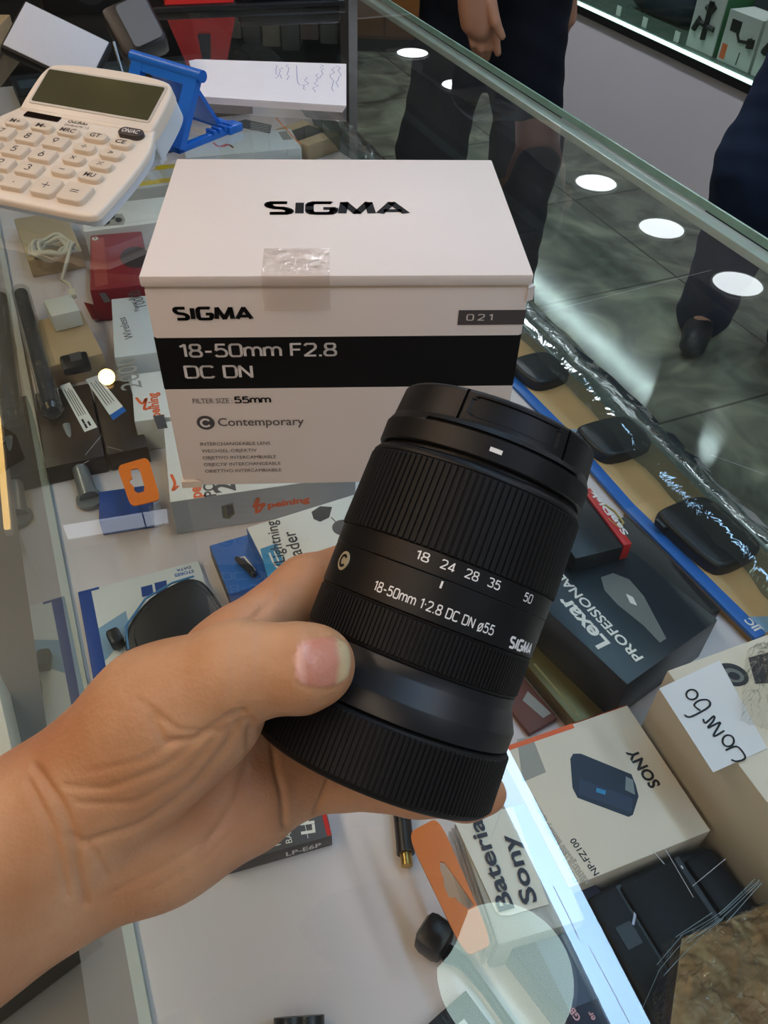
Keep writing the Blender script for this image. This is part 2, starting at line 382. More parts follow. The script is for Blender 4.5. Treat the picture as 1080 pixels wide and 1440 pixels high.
ceiling_lamp((838, 258), .125, 'round ceiling lamp over the aisle, farthest of the row of three')
ceiling_lamp((930, 322), .125, 'round ceiling lamp over the aisle, middle of the row of three')
ceiling_lamp((1037, 400), .125, 'round ceiling lamp over the aisle, nearest of the row of three')
ceiling_lamp((580, 75), .13, 'round ceiling lamp far down the shop, beyond the standing customer')
ceiling_lamp((645, 120), .13, 'round ceiling lamp far down the shop, above the standing customer')
ceiling_lamp((710, 1370), .157, 'round ceiling lamp straight above the counter beside the long tube', emis('lamp_diffuser_green', 'defff6', LIGHT_DISC*1.1))
a = mirror_at((722, 1110), H_CEIL-.04); b_ = mirror_at((888, 1440), H_CEIL-.04); d = (b_-a)[:2]
rz = math.atan2(d[1], d[0])
t = thing('linear_lamp', 'long bright linear ceiling lamp running above the counter', 'ceiling lamp', (a[0], a[1], ZG+H_CEIL-.04), rz)
MB().box(-700, 1900, -40, 40, 0, 8).build('diffuser', emis('strip_diffuser', 'a8d2ff', LIGHT_STRIP*1.35), t)
MB().box(-715, 1915, -46, 46, 8, 50, r=3).build('housing', TRIM, t)
a, b_ = mirror_at((62, 752), H_CEIL-.04), mirror_at((235, 724), H_CEIL-.04); d = (b_-a)[:2]
t = thing('tube_lamp', 'short tube lamp on the ceiling behind the counter', 'ceiling lamp', (a[0], a[1], ZG+H_CEIL-.04), math.atan2(d[1], d[0]))
L_ = float(np.hypot(*d))*1000
MB().box(0, L_, -32, 32, 0, 8).build('diffuser', emis('tube_diffuser', 'e8f0ff', 3.0), t)
MB().box(-12, L_+12, -40, 40, 8, 50, r=3).build('housing', TRIM, t)
def fill_strip(n, u0, u1, col, es, label, hw=60):  # unseen strip added as fill light
    t = thing('linear_lamp', label, 'ceiling lamp', nu(n, 0, H_CEIL-.04), RZ_N)
    MB().box(-hw, hw, u0*1000, u1*1000, 0, 8).build('diffuser', emis('strip_diffuser_%d' % len(MATS), col, es), t)
    MB().box(-hw-10, hw+10, u0*1000-15, u1*1000+15, 8, 50, r=3).build('housing', TRIM, t)
fill_strip(-1.15, -2.0, 3.2, 'ffe6cc', LIGHT_STRIP, 'unseen warm fill light added behind the counter on the shopkeeper side', 90)  # added warm fill that lifts the overall brightness
fill_strip(1.3, -2.2, .15, 'f2f6ff', LIGHT_STRIP*.7, 'unseen fill light added over the near part of the aisle', 90)  # added fill, kept out of the glass top's visible reflections
fill_strip(1.25, 2.3, 4.1, 'f2f6ff', LIGHT_STRIP*2.4, 'unseen fill light added over the aisle between the two customers', 90)  # added to brighten the opposite panel; the lens carton hides its reflection
fill_strip(4.3, -1.0, 7.0, 'f2f6ff', LIGHT_STRIP*2, 'unseen fill light added along the wall behind the display across the aisle', 60)  # added fill beyond the opposite display
p = mirror_at((150, 530), 1.0)
t = thing('pendant_bulb', 'warm glowing bulb hanging on a cord behind the counter', 'lamp', p+np.array([0, 0, 0]))
bm = bmesh.new(); bmesh.ops.create_uvsphere(bm, u_segments=20, v_segments=12, radius=21); MB().bm(bm, smooth=True).build('bulb', emis('warm_bulb', 'ffc36a', LIGHT_WARM), t)
MB().cyl((0, 0, 28), (0, 0, 62), 14).build('socket', BLACK, t); MB().cyl((0, 0, 60), (0, 0, 860), 2.5, n=8).build('cord', BLACK, t)
for k, px in enumerate(((80, 1372), (83, 1386), (84, 1401), (86, 1417), (46, 1428))):
    p = mirror_at(px, 1.2); t = thing('mini_bulb', ('highest', 'second', 'third', 'fourth', 'lone')[k]+' small warm bulb of the string lights over the shopkeeper', 'bulb', p, 0, 'warm string lights')
    bm = bmesh.new(); bmesh.ops.create_uvsphere(bm, u_segments=12, v_segments=8, radius=6); MB().bm(bm, smooth=True).build('globe', MATS['warm_bulb'], t); MB().cyl((0, 0, 5), (0, 0, 14), 3, n=10).build('socket', BLACK, t); MB().cyl((0, 0, 13), (0, 0, 600+.2), .8, n=6).build('wire', BLACK, t)
a, b_ = mirror_at((233, 1338), 1.0), mirror_at((251, 1413), 1.0)
t = thing('warm_tube', 'short warm tube lamp hanging above the forearm', 'lamp', a)
d = (b_-a)*1000; MB().tube([tuple(d*k/10) for k in range(11)], [1.5, 3, 4.2, 5, 5.4, 5.5, 5.4, 5, 4.2, 3, 1.5], 12).build('tube', emis('warm_tube_glow', 'ffd79a', 14), t)
for k in (.2, .8): MB().cyl(tuple(d*k+np.array([0, 0, 5])), tuple(d*k+np.array([0, 0, 800])), .8, n=6).build('wire', BLACK, t)
a, b_ = mirror_at((-4, 585), 1.0), mirror_at((10, 742), 1.0); d = (b_-a)*1000
t = thing('led_tape', 'warm LED tape along a shelf behind the counter', 'light', a)
MB().tube([tuple(d*k/4+np.array([0, 0, 0])) for k in range(5)], 7, 8).build('tape', emis('tape_glow', 'ffcf7a', 9), t); MB().tube([tuple(d*k/4+np.array([0, 0, 16])) for k in range(5)], 10, 8).build('channel', TRIM, t)
MB().box(-30, 30, -60, 60, 24, 800).build('upright', DARKWOOD, t)
t = thing('warm_fill_lamp', 'unseen warm gooseneck lamp added as fill on the shopkeeper side of the counter', 'lamp', (-.62, .10, ZG+.62))  # invented lamp, added as warm fill from the shopkeeper side
MB().cyl((0, 0, 0), (0, 0, 4), 95, n=32).build('diffuser', emis('warm_fill_glow', 'ffb055', 8), t)
MB().cyl((0, 0, 5), (0, 0, 60), 100, 35, n=32).build('lamp_shade', BLACK, t)
MB().tube([(0, 0, 58), (-40, 0, 160), (-160, 0, 170), (-240, 0, 60), (-250, 0, -400), (-250, 0, -1619)], 9).build('stem', BLACK, t)
MB().cyl((-250, 0, -1620), (-250, 0, -1600), 120, n=32).build('base', BLACK, t)
# ------------------------------------------------------------------ opposite display and far furniture
def atn(px, n):
    d = ray(*px); return EYE + d*((n-EYE@NV)/(d@NV))
ND = 2.2
def lu(P): return (float(P@NV)*1000, float(P@UV_)*1000, float(P[2])*1000)      # metres -> room-local mm
t = thing('aisle_display', 'lit glass display counter with a pale grey base across the aisle', 'display case', M=ROOM)
nbox('base_panel', ND, ND+.6, -1.5, 6.5, .0, .405, mat('grey_panel', 'e6e2e6', .6, .3, var=.04, vscale=3), t)
nbox('black_rail', ND-.012, ND+.01, -1.5, 6.5, .405, .432, BLACK, t)
nbox('light_strip', ND-.008, ND+.004, -1.5, 6.5, .432, .440, emis('led_strip', 'c4f7ea', 2.2), t)
nbox('shelf_board', ND+.004, ND+.6, -1.5, 6.5, .415, .436, mat('green_glass_shelf', '5d7468', .2, .5), t)
nbox('back_panel', ND+.50, ND+.52, -1.5, 6.5, .44, .98, mat('display_back', '3a4145', .6, .4), t)
nbox('pane', ND+.001, ND+.004, -1.5, 6.5, .44, .99, clear('display_pane', (.93, .97, .95)), t)
MB().quad([(ND*1000, -1500, 1000), (ND*1000+600, -1500, 1000), (ND*1000+600, 6500, 1000), (ND*1000, 6500, 1000)]).build('glass_top', MATS['display_pane'], t)
PRW = mat('printed_white', 'c9ccc6', .5, .4); PRG = mat('printed_green', '3f7d50', .5, .4); PRK = mat('printed_black', '1c1e20', .5, .4); PRO = mat('printed_orange', 'd9622c', .5, .4)
def gear_box(pa, pb, hgt, dep, label, side, art):
    """carton standing on the opposite shelf, front towards the aisle"""
    A, B = atn(pa, ND+.05), atn(pb, ND+.05); ua, ub = float(A@UV_)*1000, float(B@UV_)*1000
    b = MB(); n0 = (ND+.05)*1000; z0 = 437
    b.box(n0, n0+dep, ub, ua, z0, z0+hgt, 0); w_ = ua-ub
    b.quad([(n0+5, ub-.3, z0), (n0+dep, ub-.3, z0), (n0+dep, ub-.3, z0+hgt), (n0+5, ub-.3, z0+hgt)], side)
    def P(x, z): return (n0-.4, ua-x*w_, z0+z*hgt)     # x from the far end
    if art == 0:
        b.tube([P(.2, .45), P(.5, .42), P(.85, .4)], 9, 6, 2); b.tube([P(.55, .2), P(.55, .8)], 12, 6, 2); b.tube([P(.4, .7), P(.6, .62), P(.7, .75)], 9, 6, 2); b.tube([P(.15, .3), P(.3, .5)], 12, 6, 2)
    elif art == 1:
        b.box(n0-1, n0, ua-.45*w_, ua-.15*w_, z0+.62*hgt, z0+.85*hgt, 2); b.tube([P(.4, .62), P(.5, .5), P(.7, .52), P(.85, .62)], 5, 6, 2); b.cyl(P(.85, .62), (n0-1, ua-.86*w_, z0+.45*hgt), 14, n=12, mi=2)
        b.quad([P(.05, .05), P(.22, .05), P(.22, .35), P(.05, .35)][::-1], 3); b.tube([P(.62, .3), P(.6, .05)], 2, 6, 2)
    else:
        b.tube([P(.2, .3), P(.45, .55), P(.8, .4)], 14, 6, 2); b.tube([P(.5, .2), P(.5, .85)], 10, 6, 2)
    o = b.build('gear_carton', [PRW, PRG, PRK, PRO], M=ROOM); tag(o, label, 'carton', 'cartons in the display across the aisle')
gear_box((963, 68), (999, 85), 190, 120, 'white and green carton with a printed gimbal in the display across the aisle', 1, 0)
gear_box((1006, 88), (1050, 106), 150, 100, 'white carton with a printed camera arm and orange mark in the display', 0, 1)
gear_box((1054, 108), (1100, 126), 240, 110, 'tall white carton behind the second customer in the display', 0, 2)
for px, lb in (((868, 25), 'price tag nearest the dark pouch in the display'), ((905, 38), 'price tag between the pouch and the white tag holder in the display'), ((950, 58), 'price tag just beside the green carton in the display')):
    P = atn(px, ND+.04); l = lu(P); b = MB(); b.box(l[0], l[0]+2, l[1]-14, l[1]+14, 437, 470)
    tag(b.build('price_tag', PRW, M=ROOM), 'white '+lb, 'price tag', 'price tags in the display')
pr = []
P = atn((935, 10), ND+.2)
l = np.array(lu(P))/1000
pts, q = sdf_mesh([((l[0], l[1]+.12, .50), (l[0], l[1]-.14, .50), .06, .06), ((l[0], l[1]+.10, .60), (l[0], l[1]-.10, .62), .05, .05)], .012, .05)
o = raw_mesh('camera_pouch', pts, q, [mat('navy_fabric', '22303c', .8, .3)]); o.matrix_world = ROOM; tag(o, 'dark navy camera pouch lying in the lit display', 'pouch')
# wooden cabinet far behind the first customer
A = at((562, 40), -1.0); B = at((640, 60), -1.0)
t = thing('wooden_cabinet', 'orange-brown wooden cabinet far behind the first customer', 'cabinet', (-.29, 4.62, 0), .0)
MB().box(0, 420, 2, 280, 62, 1300, r=4).build('body', WOOD, t); MB().box(20, 205, -18, 0, 80, 1280, r=3).build('door', WOOD, t); MB().box(215, 400, -18, 0, 80, 1280, r=3).build('door', WOOD, t)
MB().box(0, 420, 20, 270, 0, 60).build('plinth', BLACK, t)
# tall dark shelving past the counter's end
t = thing('shelving_cabinet', 'tall dark shelving cabinet past the far end of the counter', 'cabinet', (-1.75, 1.95, 0), 0)
MB().box(0, 1640, 380, 400, 0, 2500).build('back_panel', DARKWOOD, t)
for x in (0, 620, 1300, 1622): MB().box(x, x+18, 0, 380, 0, 2500).build('upright', DARKWOOD, t)
for z in (60, 760, 1060, 1300, 1560, 1820, 2120, 2480): MB().box(18, 1622, 5, 380, z, z+20).build('shelf', DARKWOOD, t)
bk = ['3f4a44', '5b5a4c', '2d3330', '6b6a5a', '39413f', '4c4438']
for i in range(14):
    x = 1324+(i % 7)*42; z = (1081, 1321)[i//7]
    b = MB().box(x, x+38, 30, 250, z, z+170+(i*37 % 30), 0, 1)
    o = b.build('binder', mat('binder_cover_'+str(i % 6), bk[i % 6], .6, .4)); o.location = (-1.75, 1.95, 0)
    o['label'] = ('upper' if i//7 else 'lower')+' shelf binder in a row on the dark shelving cabinet'; o['category'] = 'binder'; o['group'] = 'binders on the '+('upper' if i//7 else 'lower')+' shelf'
# ------------------------------------------------------------------ the counter
GLASS = clear('counter_glass', (.93, .985, .965), dust=.014, haze=(.78, .8, .8), boost=1.6)
GLASS_V = clear('case_glass', (.90, .97, .945), boost=1.0)
EDGE = mat('green_glass_edge', '86ab9f', .15, .6, var=.3, vscale=40)
SHELF = mat('white_shelf', 'd6cbcb', .35, .5, var=.04, vscale=5, coat=.2)
U0, U1, N0, N1, ZS = -.45, 1.42, -.047, .473, -.15
t = thing('display_counter', 'glass-topped display counter holding boxed camera accessories on a white shelf', 'display counter', M=ROOM)
z = ZG*1000
b = MB(); x0, x1, y0, y1 = -520, 473, U0*1000, U1*1000
b.quad([(x0, y0, z), (x1, y0, z), (x1, y1, z), (x0, y1, z)], 0)
b.build('glass_top', [GLASS], t)
b = MB()
for (a0, a1, b0, b1) in ((x1-.6, x1+1.2, y0, y1), (x0-1.2, x0+.6, y0, y1), (x0, x1, y1-.6, y1+1.2)): b.box(a0, a1, b0, b1, z-6, z+.2, 0)
b.build('glass_edge', EDGE, t)
MB().quad([(466, y0, 460), (466, y1, 460), (466, y1, z-8), (466, y0, z-8)]).build('front_glass', GLASS_V, t)
MB().box(462, 475, y0, y1, z-15, z-8.2, r=1).build('top_rail', [mat('clear_rail', 'aebdb7', .25, .6, var=.15)], t)
MB().quad([(N0*1000, y0, 460), (N0*1000, y1, 460), (N0*1000, y1, z-1), (N0*1000, y0, z-1)]).build('sliding_glass', [GLASS_V], t)
MB().box(N0*1000-.6, 391.5, y0+5, y1-5, z-168, z-150.5).build('shelf', SHELF, t)
MB().box(-515, N0*1000-7, y0+5, y1-5, z-172, z-154.5).build('side_shelf', mat('grey_brown_shelf', '7d7670', .35, .5, var=.08, vscale=6), t)
MB().box(N0*1000-6, N0*1000-.8, y0, y1, z-168, z-147).build('door_track', mat('pale_track', 'c3d2cb', .5, .4, var=.1), t)
b = MB(); b.box(392, 412, y0+5, y1-5, z-162, z-150.6, 0, r=1.5)
b.build('shelf_edge', mat('pale_glass_edge', '9db0a8', .12, .7, var=.25, vscale=30), t)
# clear folded plastic rail along the shelf's front
b = MB(); ns = 120; rng = np.random.RandomState(3)
pr = [(410, -149), (406, -132), (388, -122), (370, -120), (357, -126)]
vs = []
for i in range(ns+1):
    y = y0+5+(y1-y0-10)*i/ns
    for k, (n_, zz) in enumerate(pr): vs.append((n_+rng.uniform(-1.5, 1.5)*(k > 0), y, z+zz+rng.uniform(-2, 2)*(0 < k)))
K = len(pr); b.add(vs, [(i*K+k, i*K+k+1, (i+1)*K+k+1, (i+1)*K+k) for i in range(ns) for k in range(K-1)], 0, True)
b.build('plastic_rail', clear('crumpled_plastic', (.42, .46, .45), bump=.7, bscale=22, dust=.06, haze=(.5, .55, .53), boost=2.4), t, ang=80)
for pts_, wd_ in ((((918, 1196), (934, 1215)), .35), (((936, 1195), (975, 1262)), .3), (((1020, 1208), (974, 1246)), .25), (((958, 1218), (960, 1221)), .8), (((690, 1180), (712, 1120)), .2), (((778, 1246), (800, 1290), (815, 1322)), .3), (((828, 1330), (860, 1390), (885, 1438)), .25), (((120, 640), (143, 612)), .3), (((112, 655), (125, 648)), .3), (((150, 628), (172, 634)), .25), (((1000, 640), (1078, 668)), .3), (((762, 440), (1000, 380)), .35), (((880, 1065), (893, 1078)), .3)):
    q_ = [at(p_, 0)@np.array([NV, UV_]).T*1000 for p_ in pts_]; sc_ = MB().stroke([tuple(v_) for v_ in q_], wd_*.6, (0, 0, z), (1, 0, 0), (0, 1, 0), 0, .12); sc_.build('scratch_mark', [mat('glass_scratch', 'a9b2b6', .6, .4)], t)
nbox('base_cabinet', -.515, .466, U0, U1, .06, .46, WHITE_LAM, t); nbox('plinth', -.49, .44, U0+.02, U1-.02, 0, .06, BLACK, t)
MB().box(N0*1000, 466, y1-6, y1-1, 460, z-1).build('end_glass', GLASS_V, t)
# ------------------------------------------------------------------ lens carton on the glass
PAPER = mat('white_card', 'e2d8d0', .55, .4, var=.03, vscale=30)
CARD_IN = mat('card_edge', 'd8c8b4', .7, .3)
INK = mat('black_ink', '0a090a', .65, .2); INKG = mat('grey_ink', '55504f', .45, .4); INKM = mat('mid_grey_ink', '4a4545', .5, .4); INKW = mat('white_ink', 'e2dcd6', .5, .4)
t = thing('lens_carton', 'white camera lens carton with a broad black band standing on the glass', 'carton', (-.0952, .2796, ZG), .0762)
b = MB(); W, D, H = 150, 111.3, 109.4
b.box(0, W, 0, D, .2, 103.6, 0, 1.2)
# black band round the front and sides
b.box(-.12, W+.12, -.12, D+.1, 55.4, 82.6, 1, 1.2)
O, UX, UZ = (0, -.1, 0), (1, 0, 0), (0, 0, 1)
def ft(st, x, z, h, w=None, mi=1, bold=0., n=.16): b.text(st, (x, -.1, z), UX, UZ, h, w, mi, bold, nrm=n)
def fs(st, x, z, h, w=None, mi=1, wt=.12, gap=.17): stext(b, st, (x, -.1, z), UX, UZ, h, w, mi, wt, gap, .2)
fs('SIGMA', 10.3, 89.8, 6.2, 30.6, 1, .21, .2)
fs('18-50mm F2.8', 9.8, 72.4, 6.6, 64, 2, .14); fs('DC DN', 10.4, 61.9, 6.6, 28, 2, .14)
ft('FILTER SIZE :', 11.2, 48.9, 2.6, 17, 3); fs('55mm', 29.2, 48.7, 3.7, 15.6, 1, .17)
ft('Contemporary', 20.6, 36.3, 4.4, 37.8, 3, .008)
for i, (s_, w_) in enumerate((('INTERCHANGEABLE LENS', 31.5), ('WECHSEL-OBJEKTIV', 25), ('OBJETIVO INTERCAMBIABLE', 33.5), ('OBJECTIF INTERCHANGEABLE', 35.3), ('OBIETTIVO INTERCAMBIABILE', 35.4))):
    ft(s_, 11.2, 25.1-4.1*i, 1.9, w_, 3)
ring = [(15.2+3.9*math.cos(k*math.pi/16), -.14, 38.2+3.9*math.sin(k*math.pi/16)) for k in range(32)]
b.quad([(x, y-.1, z) for x, y, z in ring], 4)
b.stroke([(15.2+2.0*math.cos(a_), 38.2+2.0*math.sin(a_)) for a_ in np.linspace(.75, 5.53, 14)], 1.0, (0, -.1, 0), UX, UZ, 2, .25)
b.quad([(122.8, -.2, 86.8), (W+.1, -.2, 86.8), (W+.1, -.2, 93.6), (122.8, -.2, 93.6)], 4)
stext(b, '0 2 1', (126.4, -.2, 88.9), UX, UZ, 3.0, 10.4, 2, .13, .12, .2)
# scuffed lower corner
b.prism([(-.4, -1.5), (9, -1.1), (4, .5), (-.2, 3)], .3, 4.2, 5)
b.build('body', [PAPER, INK, INKW, INKG, INKM, CARD_IN], t)
l = MB(); l.box(-.8, W+.8, -.9, D+.5, 104.6, H, 0, .9)
l.box(.4, W-.4, .4, D-.4, 103.2, 105, 1)
stext(l, 'SIGMA', (45, 51.2, H), (1, 0, 0), (0, 1, 0), 13.2, 61.4, 2, .21, .2)
l.build('lid', [PAPER, CARD_IN, INK], t)
# little torn flap at the lid's corner
MB().prism([(W-.6, -.6), (W+2.4, 1), (W+1.2, 5), (W-.2, 4)], 97.5, 103.5, 0).build('torn_flap', [PAPER], t)
tp = MB(); nx, ny = 14, 16; rng = np.random.RandomState(5)
path = [(y, H+.18) for y in np.linspace(20.7, -1.0, 9)]+[(-1.15, z) for z in np.linspace(H-.3, 94.6, 8)]
vs = []
for i, (y, z) in enumerate(path):
    for j in range(nx):
        x = 45.5+26*j/(nx-1)-(3.2 if i > 8 else 0)*0
        k = rng.uniform(0, .35)
        vs.append((x+rng.uniform(-.2, .2), y-(k if i > 8 else 0), z+(k if i <= 8 else 0)))
tp.add(vs, [(i*nx+j, (i+1)*nx+j, (i+1)*nx+j+1, i*nx+j+1) for i in range(len(path)-1) for j in range(nx-1)], 0, True)
tp.build('clear_tape', clear('wrinkled_tape', (.96, .93, .9), rough=.15, bump=.35, bscale=120, dust=.14, haze=(.85, .78, .72), boost=1.6), t, ang=80)

# ------------------------------------------------------------------ desk calculator
CX = -.0235
def calc_frame():
    import itertools
    yaw, tilt = math.radians(-19.0), math.radians(11.6)
    return yaw, tilt
yaw, tilt = calc_frame()
Pk = at((79.7, 202.3), .034)
CM = Matrix.Translation(Pk) @ Matrix.Rotation(yaw, 4, 'Z') @ Matrix.Rotation(tilt, 4, 'X')
CREAM = mat('cream_plastic', 'e6d8c6', .4, .5, var=.03, vscale=40); CREAM2 = mat('pale_base_plastic', 'cfd6dd', .4, .5, var=.03)
KEYC = mat('key_plastic', 'dacab5', .4, .5, var=.04, vscale=90); KEYK = mat('dark_key', '3b3330', .4, .5)
LCD = mat('lcd_glass', '4c4a33', .12, .6, var=.15, vscale=20); SOLAR = mat('solar_cell', '1d1512', .12, .6); KINK = mat('key_ink', '37322e', .5, .4)
t = thing('calculator', 'cream desk calculator with a wide display propped beside the lens carton', 'calculator', M=CM)
def rr(x0, x1, y0, y1, r, n=6):
    o = []
    for cx, cy, a0 in ((x1-r, y0+r, -90), (x1-r, y1-r, 0), (x0+r, y1-r, 90), (x0+r, y0+r, 180)):
        o += [(cx+r*math.cos(math.radians(a0+90*k/n)), cy+r*math.sin(math.radians(a0+90*k/n))) for k in range(n+1)]
    return o
low = [(-66, -67), (64, -67), (70, -64.5), (73, -62), (73.5, -40), (72.5, -8), (70, 12), (65, 26), (61, 34), (59, 42), (-57, 42), (-60, 34), (-66, 24), (-72, 8), (-73, -20), (-73, -62), (-71, -64.5)]
def sm(pts, it=2):
    for _ in range(it):
        q = []
        for i in range(len(pts)):
            a, c = np.array(pts[i]), np.array(pts[(i+1) % len(pts)]); q += [tuple(a*.75+c*.25), tuple(a*.25+c*.75)]
        pts = q
    return pts
b = MB(); b.prism(sm(low), -6, -1.2, 0, r=2.2)
HT = Matrix.Translation((0, 34, -1.2)) @ Matrix.Rotation(math.radians(15), 4, 'X')
top = [(-55, -3), (57, -3), (60, 2), (60.5, 30), (58, 42), (50, 48.5), (2, 51.5), (-46, 48.5), (-54, 42), (-56.5, 30), (-57, 2)]
b.prism(sm(top), -9, 1.2, 0, HT, r=2.4)
b.build('upper_shell', [CREAM], t)
b = MB(); b.prism(sm([(x*.95, y*.94+2.5) for x, y in low]), -15, -6.3, 0); b.prism(sm([(x*.98, y) for x, y in top]), -26, -9.3, 0, HT)
b.prism(sm([(-48, 32), (52, 30), (55, 62), (-50, 62)]), -33, -12, 0)
b.build('base_shell', [CREAM2], t)
b = MB(); b.prism(rr(-51, 55, 6.5, 42, 2), 1.0, 1.75, 0, HT); b.prism(rr(-49, 53, 8.5, 40, 1.2), 1.7, 2.2, 1, HT)
b.build('display', [mat('display_bezel', 'c8c0b4', .4, .5), LCD], t)
MB().prism(rr(-48, -17, 26.4, 32.8, 1.2), -1.2, -.6, 0).build('solar_panel', [SOLAR], t)
b = MB(); b.text('QuLiRAn', (-10, 28.6, -1.2), (1, 0, 0), (0, 1, 0), 3.2, 17, 0, .02, nrm=.15); b.text('DUBAI7E 12', (-10, 24.4, -1.2), (1, 0, 0), (0, 1, 0), 2.2, 21, 0, nrm=.15)
b.build('printed_mark', [KINK], t)
def key(x, y, w_, h_, s_, dark=False, r=2.5, name='key', th=2.6):
    b = MB(); b.prism(rr(x-w_/2, x+w_/2, y-h_/2, y+h_/2, min(r, h_/2-.3)), -1.2, th, 0, r=1.1)
    mi = 1; O_ = (x, y, th)
    SYM = {'÷': [[(-2, 0), (2, 0)], [(-.3, 1.7), (.3, 1.7)], [(-.3, -1.7), (.3, -1.7)]], '×': [[(-1.6, -1.6), (1.6, 1.6)], [(-1.6, 1.6), (1.6, -1.6)]], '-': [[(-2, 0), (2, 0)]], '+': [[(-3, 0), (3, 0)], [(0, -3), (0, 3)]],
           '=': [[(-3, 1), (3, 1)], [(-3, -1), (3, -1)]], '%': [[(-1.8, -1.8), (1.8, 1.8)], [(-1.6, 1.3), (-1, 1.3)], [(1, -1.3), (1.6, -1.3)]], '▶': [[(-1.4, 1.2), (1.8, 0), (-1.4, -1.2)]], '.': [[(-.4, -1), (.4, -1)]]}
    if s_ in SYM:
        for p_ in SYM[s_]: b.stroke(p_ if len(p_) == 2 else p_, .75, O_, (1, 0, 0), (0, 1, 0), mi, .12)
    elif s_.isdigit(): stext(b, s_, (x-1.9*len(s_), y-3.2, th), (1, 0, 0), (0, 1, 0), 6.4, None, mi, .13, .2, .12)
    elif s_: b.text(s_, (x, y-2.1, th), (1, 0, 0), (0, 1, 0), 4.4, min(w_*.70, 4.0*len(s_)+.5), mi, .02, 'C', nrm=.12)
    o = b.build(name, [KEYK if dark else KEYC, INKW if dark else KINK], t)
    if dark: o['label'] = 'dark brown ON key'
    return o
for r_, row in enumerate((('7', '8', '9'), ('4', '5', '6'), ('1', '2', '3'), ('0', '00', '.'))):
    for c_, s_ in enumerate(row): key((c_-2)*23.5, -17*r_, 18.5, 13, s_, r=2)
for i, s_ in enumerate(('÷', '×', '-')): key(24.6, -.5-14.3*i, 17.5, 9.6, s_, r=4.8)
for i, s_ in enumerate(('CE', '▶', '%', 'MU')): key(47.5, 12.2-13.9*i, 18, 9.8, s_, r=4.9)
for x, s_ in ((-44.5, 'M+'), (-21.5, 'M-'), (1.5, 'MRC'), (25, 'GT')): key(x, 14.2, 18.5, 9.2, s_, r=4.6)
key(47.5, 26, 20, 9.6, 'ON/AC', True, r=4.8)
key(24.6, -49, 19, 18.5, '+', r=4, th=3); key(47.8, -49.2, 21, 19.5, '=', r=4, th=3)

# ------------------------------------------------------------------ blue folding phone stand
BLUE = mat('blue_plastic', '1466c4', .35, .5, var=.05)
A = at((279, 106), .053); wd, y0, ln, hz = 72, -31, 39, 53
t = thing('phone_stand', 'blue plastic folding phone stand behind the calculator', 'phone stand', (A[0], A[1], ZG), math.radians(-35))
b = MB()
b.box(-6, 0, y0, ln, .3, 6, 0, .8); b.box(-wd, -wd+6, y0, ln, .3, 6, 0, .8); b.box(-wd, 0, y0, y0+5, .3, 6, 0, .8); b.box(-wd, 0, ln-8, ln, .3, 6, 0, .8)
for i in range(4): b.box(-8.5, 1.4, 8+i*6.5, 11+i*6.5, 4.5, 8.4, 0, .5)
b.box(-10, 3, ln-14, ln+2, .3, 7, 0, 1)
b.build('base_frame', BLUE, t)
def bar(b, p, q, w0, th, x): # slanted flat bar in the y-z plane at x..x+w0
    d = np.array([q[0]-p[0], q[1]-p[1]]); d = d/np.hypot(*d); n_ = np.array([-d[1], d[0]])*th/2
    pr = [(p[0]+n_[0], p[1]+n_[1]), (p[0]-n_[0], p[1]-n_[1]), (q[0]-n_[0], q[1]-n_[1]), (q[0]+n_[0], q[1]+n_[1])]
    vs = [(xx, y, z) for xx in (x, x+w0) for y, z in pr]
    b.add(vs, [(0, 1, 2, 3), (7, 6, 5, 4), (0, 4, 5, 1), (1, 5, 6, 2), (2, 6, 7, 3), (3, 7, 4, 0)], 0)
b = MB(); bar(b, (y0+2, 4), (0, hz), 13, 6, -11); bar(b, (y0+2, 4), (0, hz), 13, 6, -wd-2); bar(b, (-4.5, hz*.84), (0, hz), wd-22, 6, -wd+11)
b.build('holder_frame', BLUE, t)
b = MB(); bar(b, (-1, hz-2), (ln-13, 7), wd-20, 3.4, -wd+10); b.build('support_plate', BLUE, t)
MB().cyl((-wd-5, 0, hz), (5, 0, hz), 4.6, n=20).build('hinge_pin', BLUE, t)

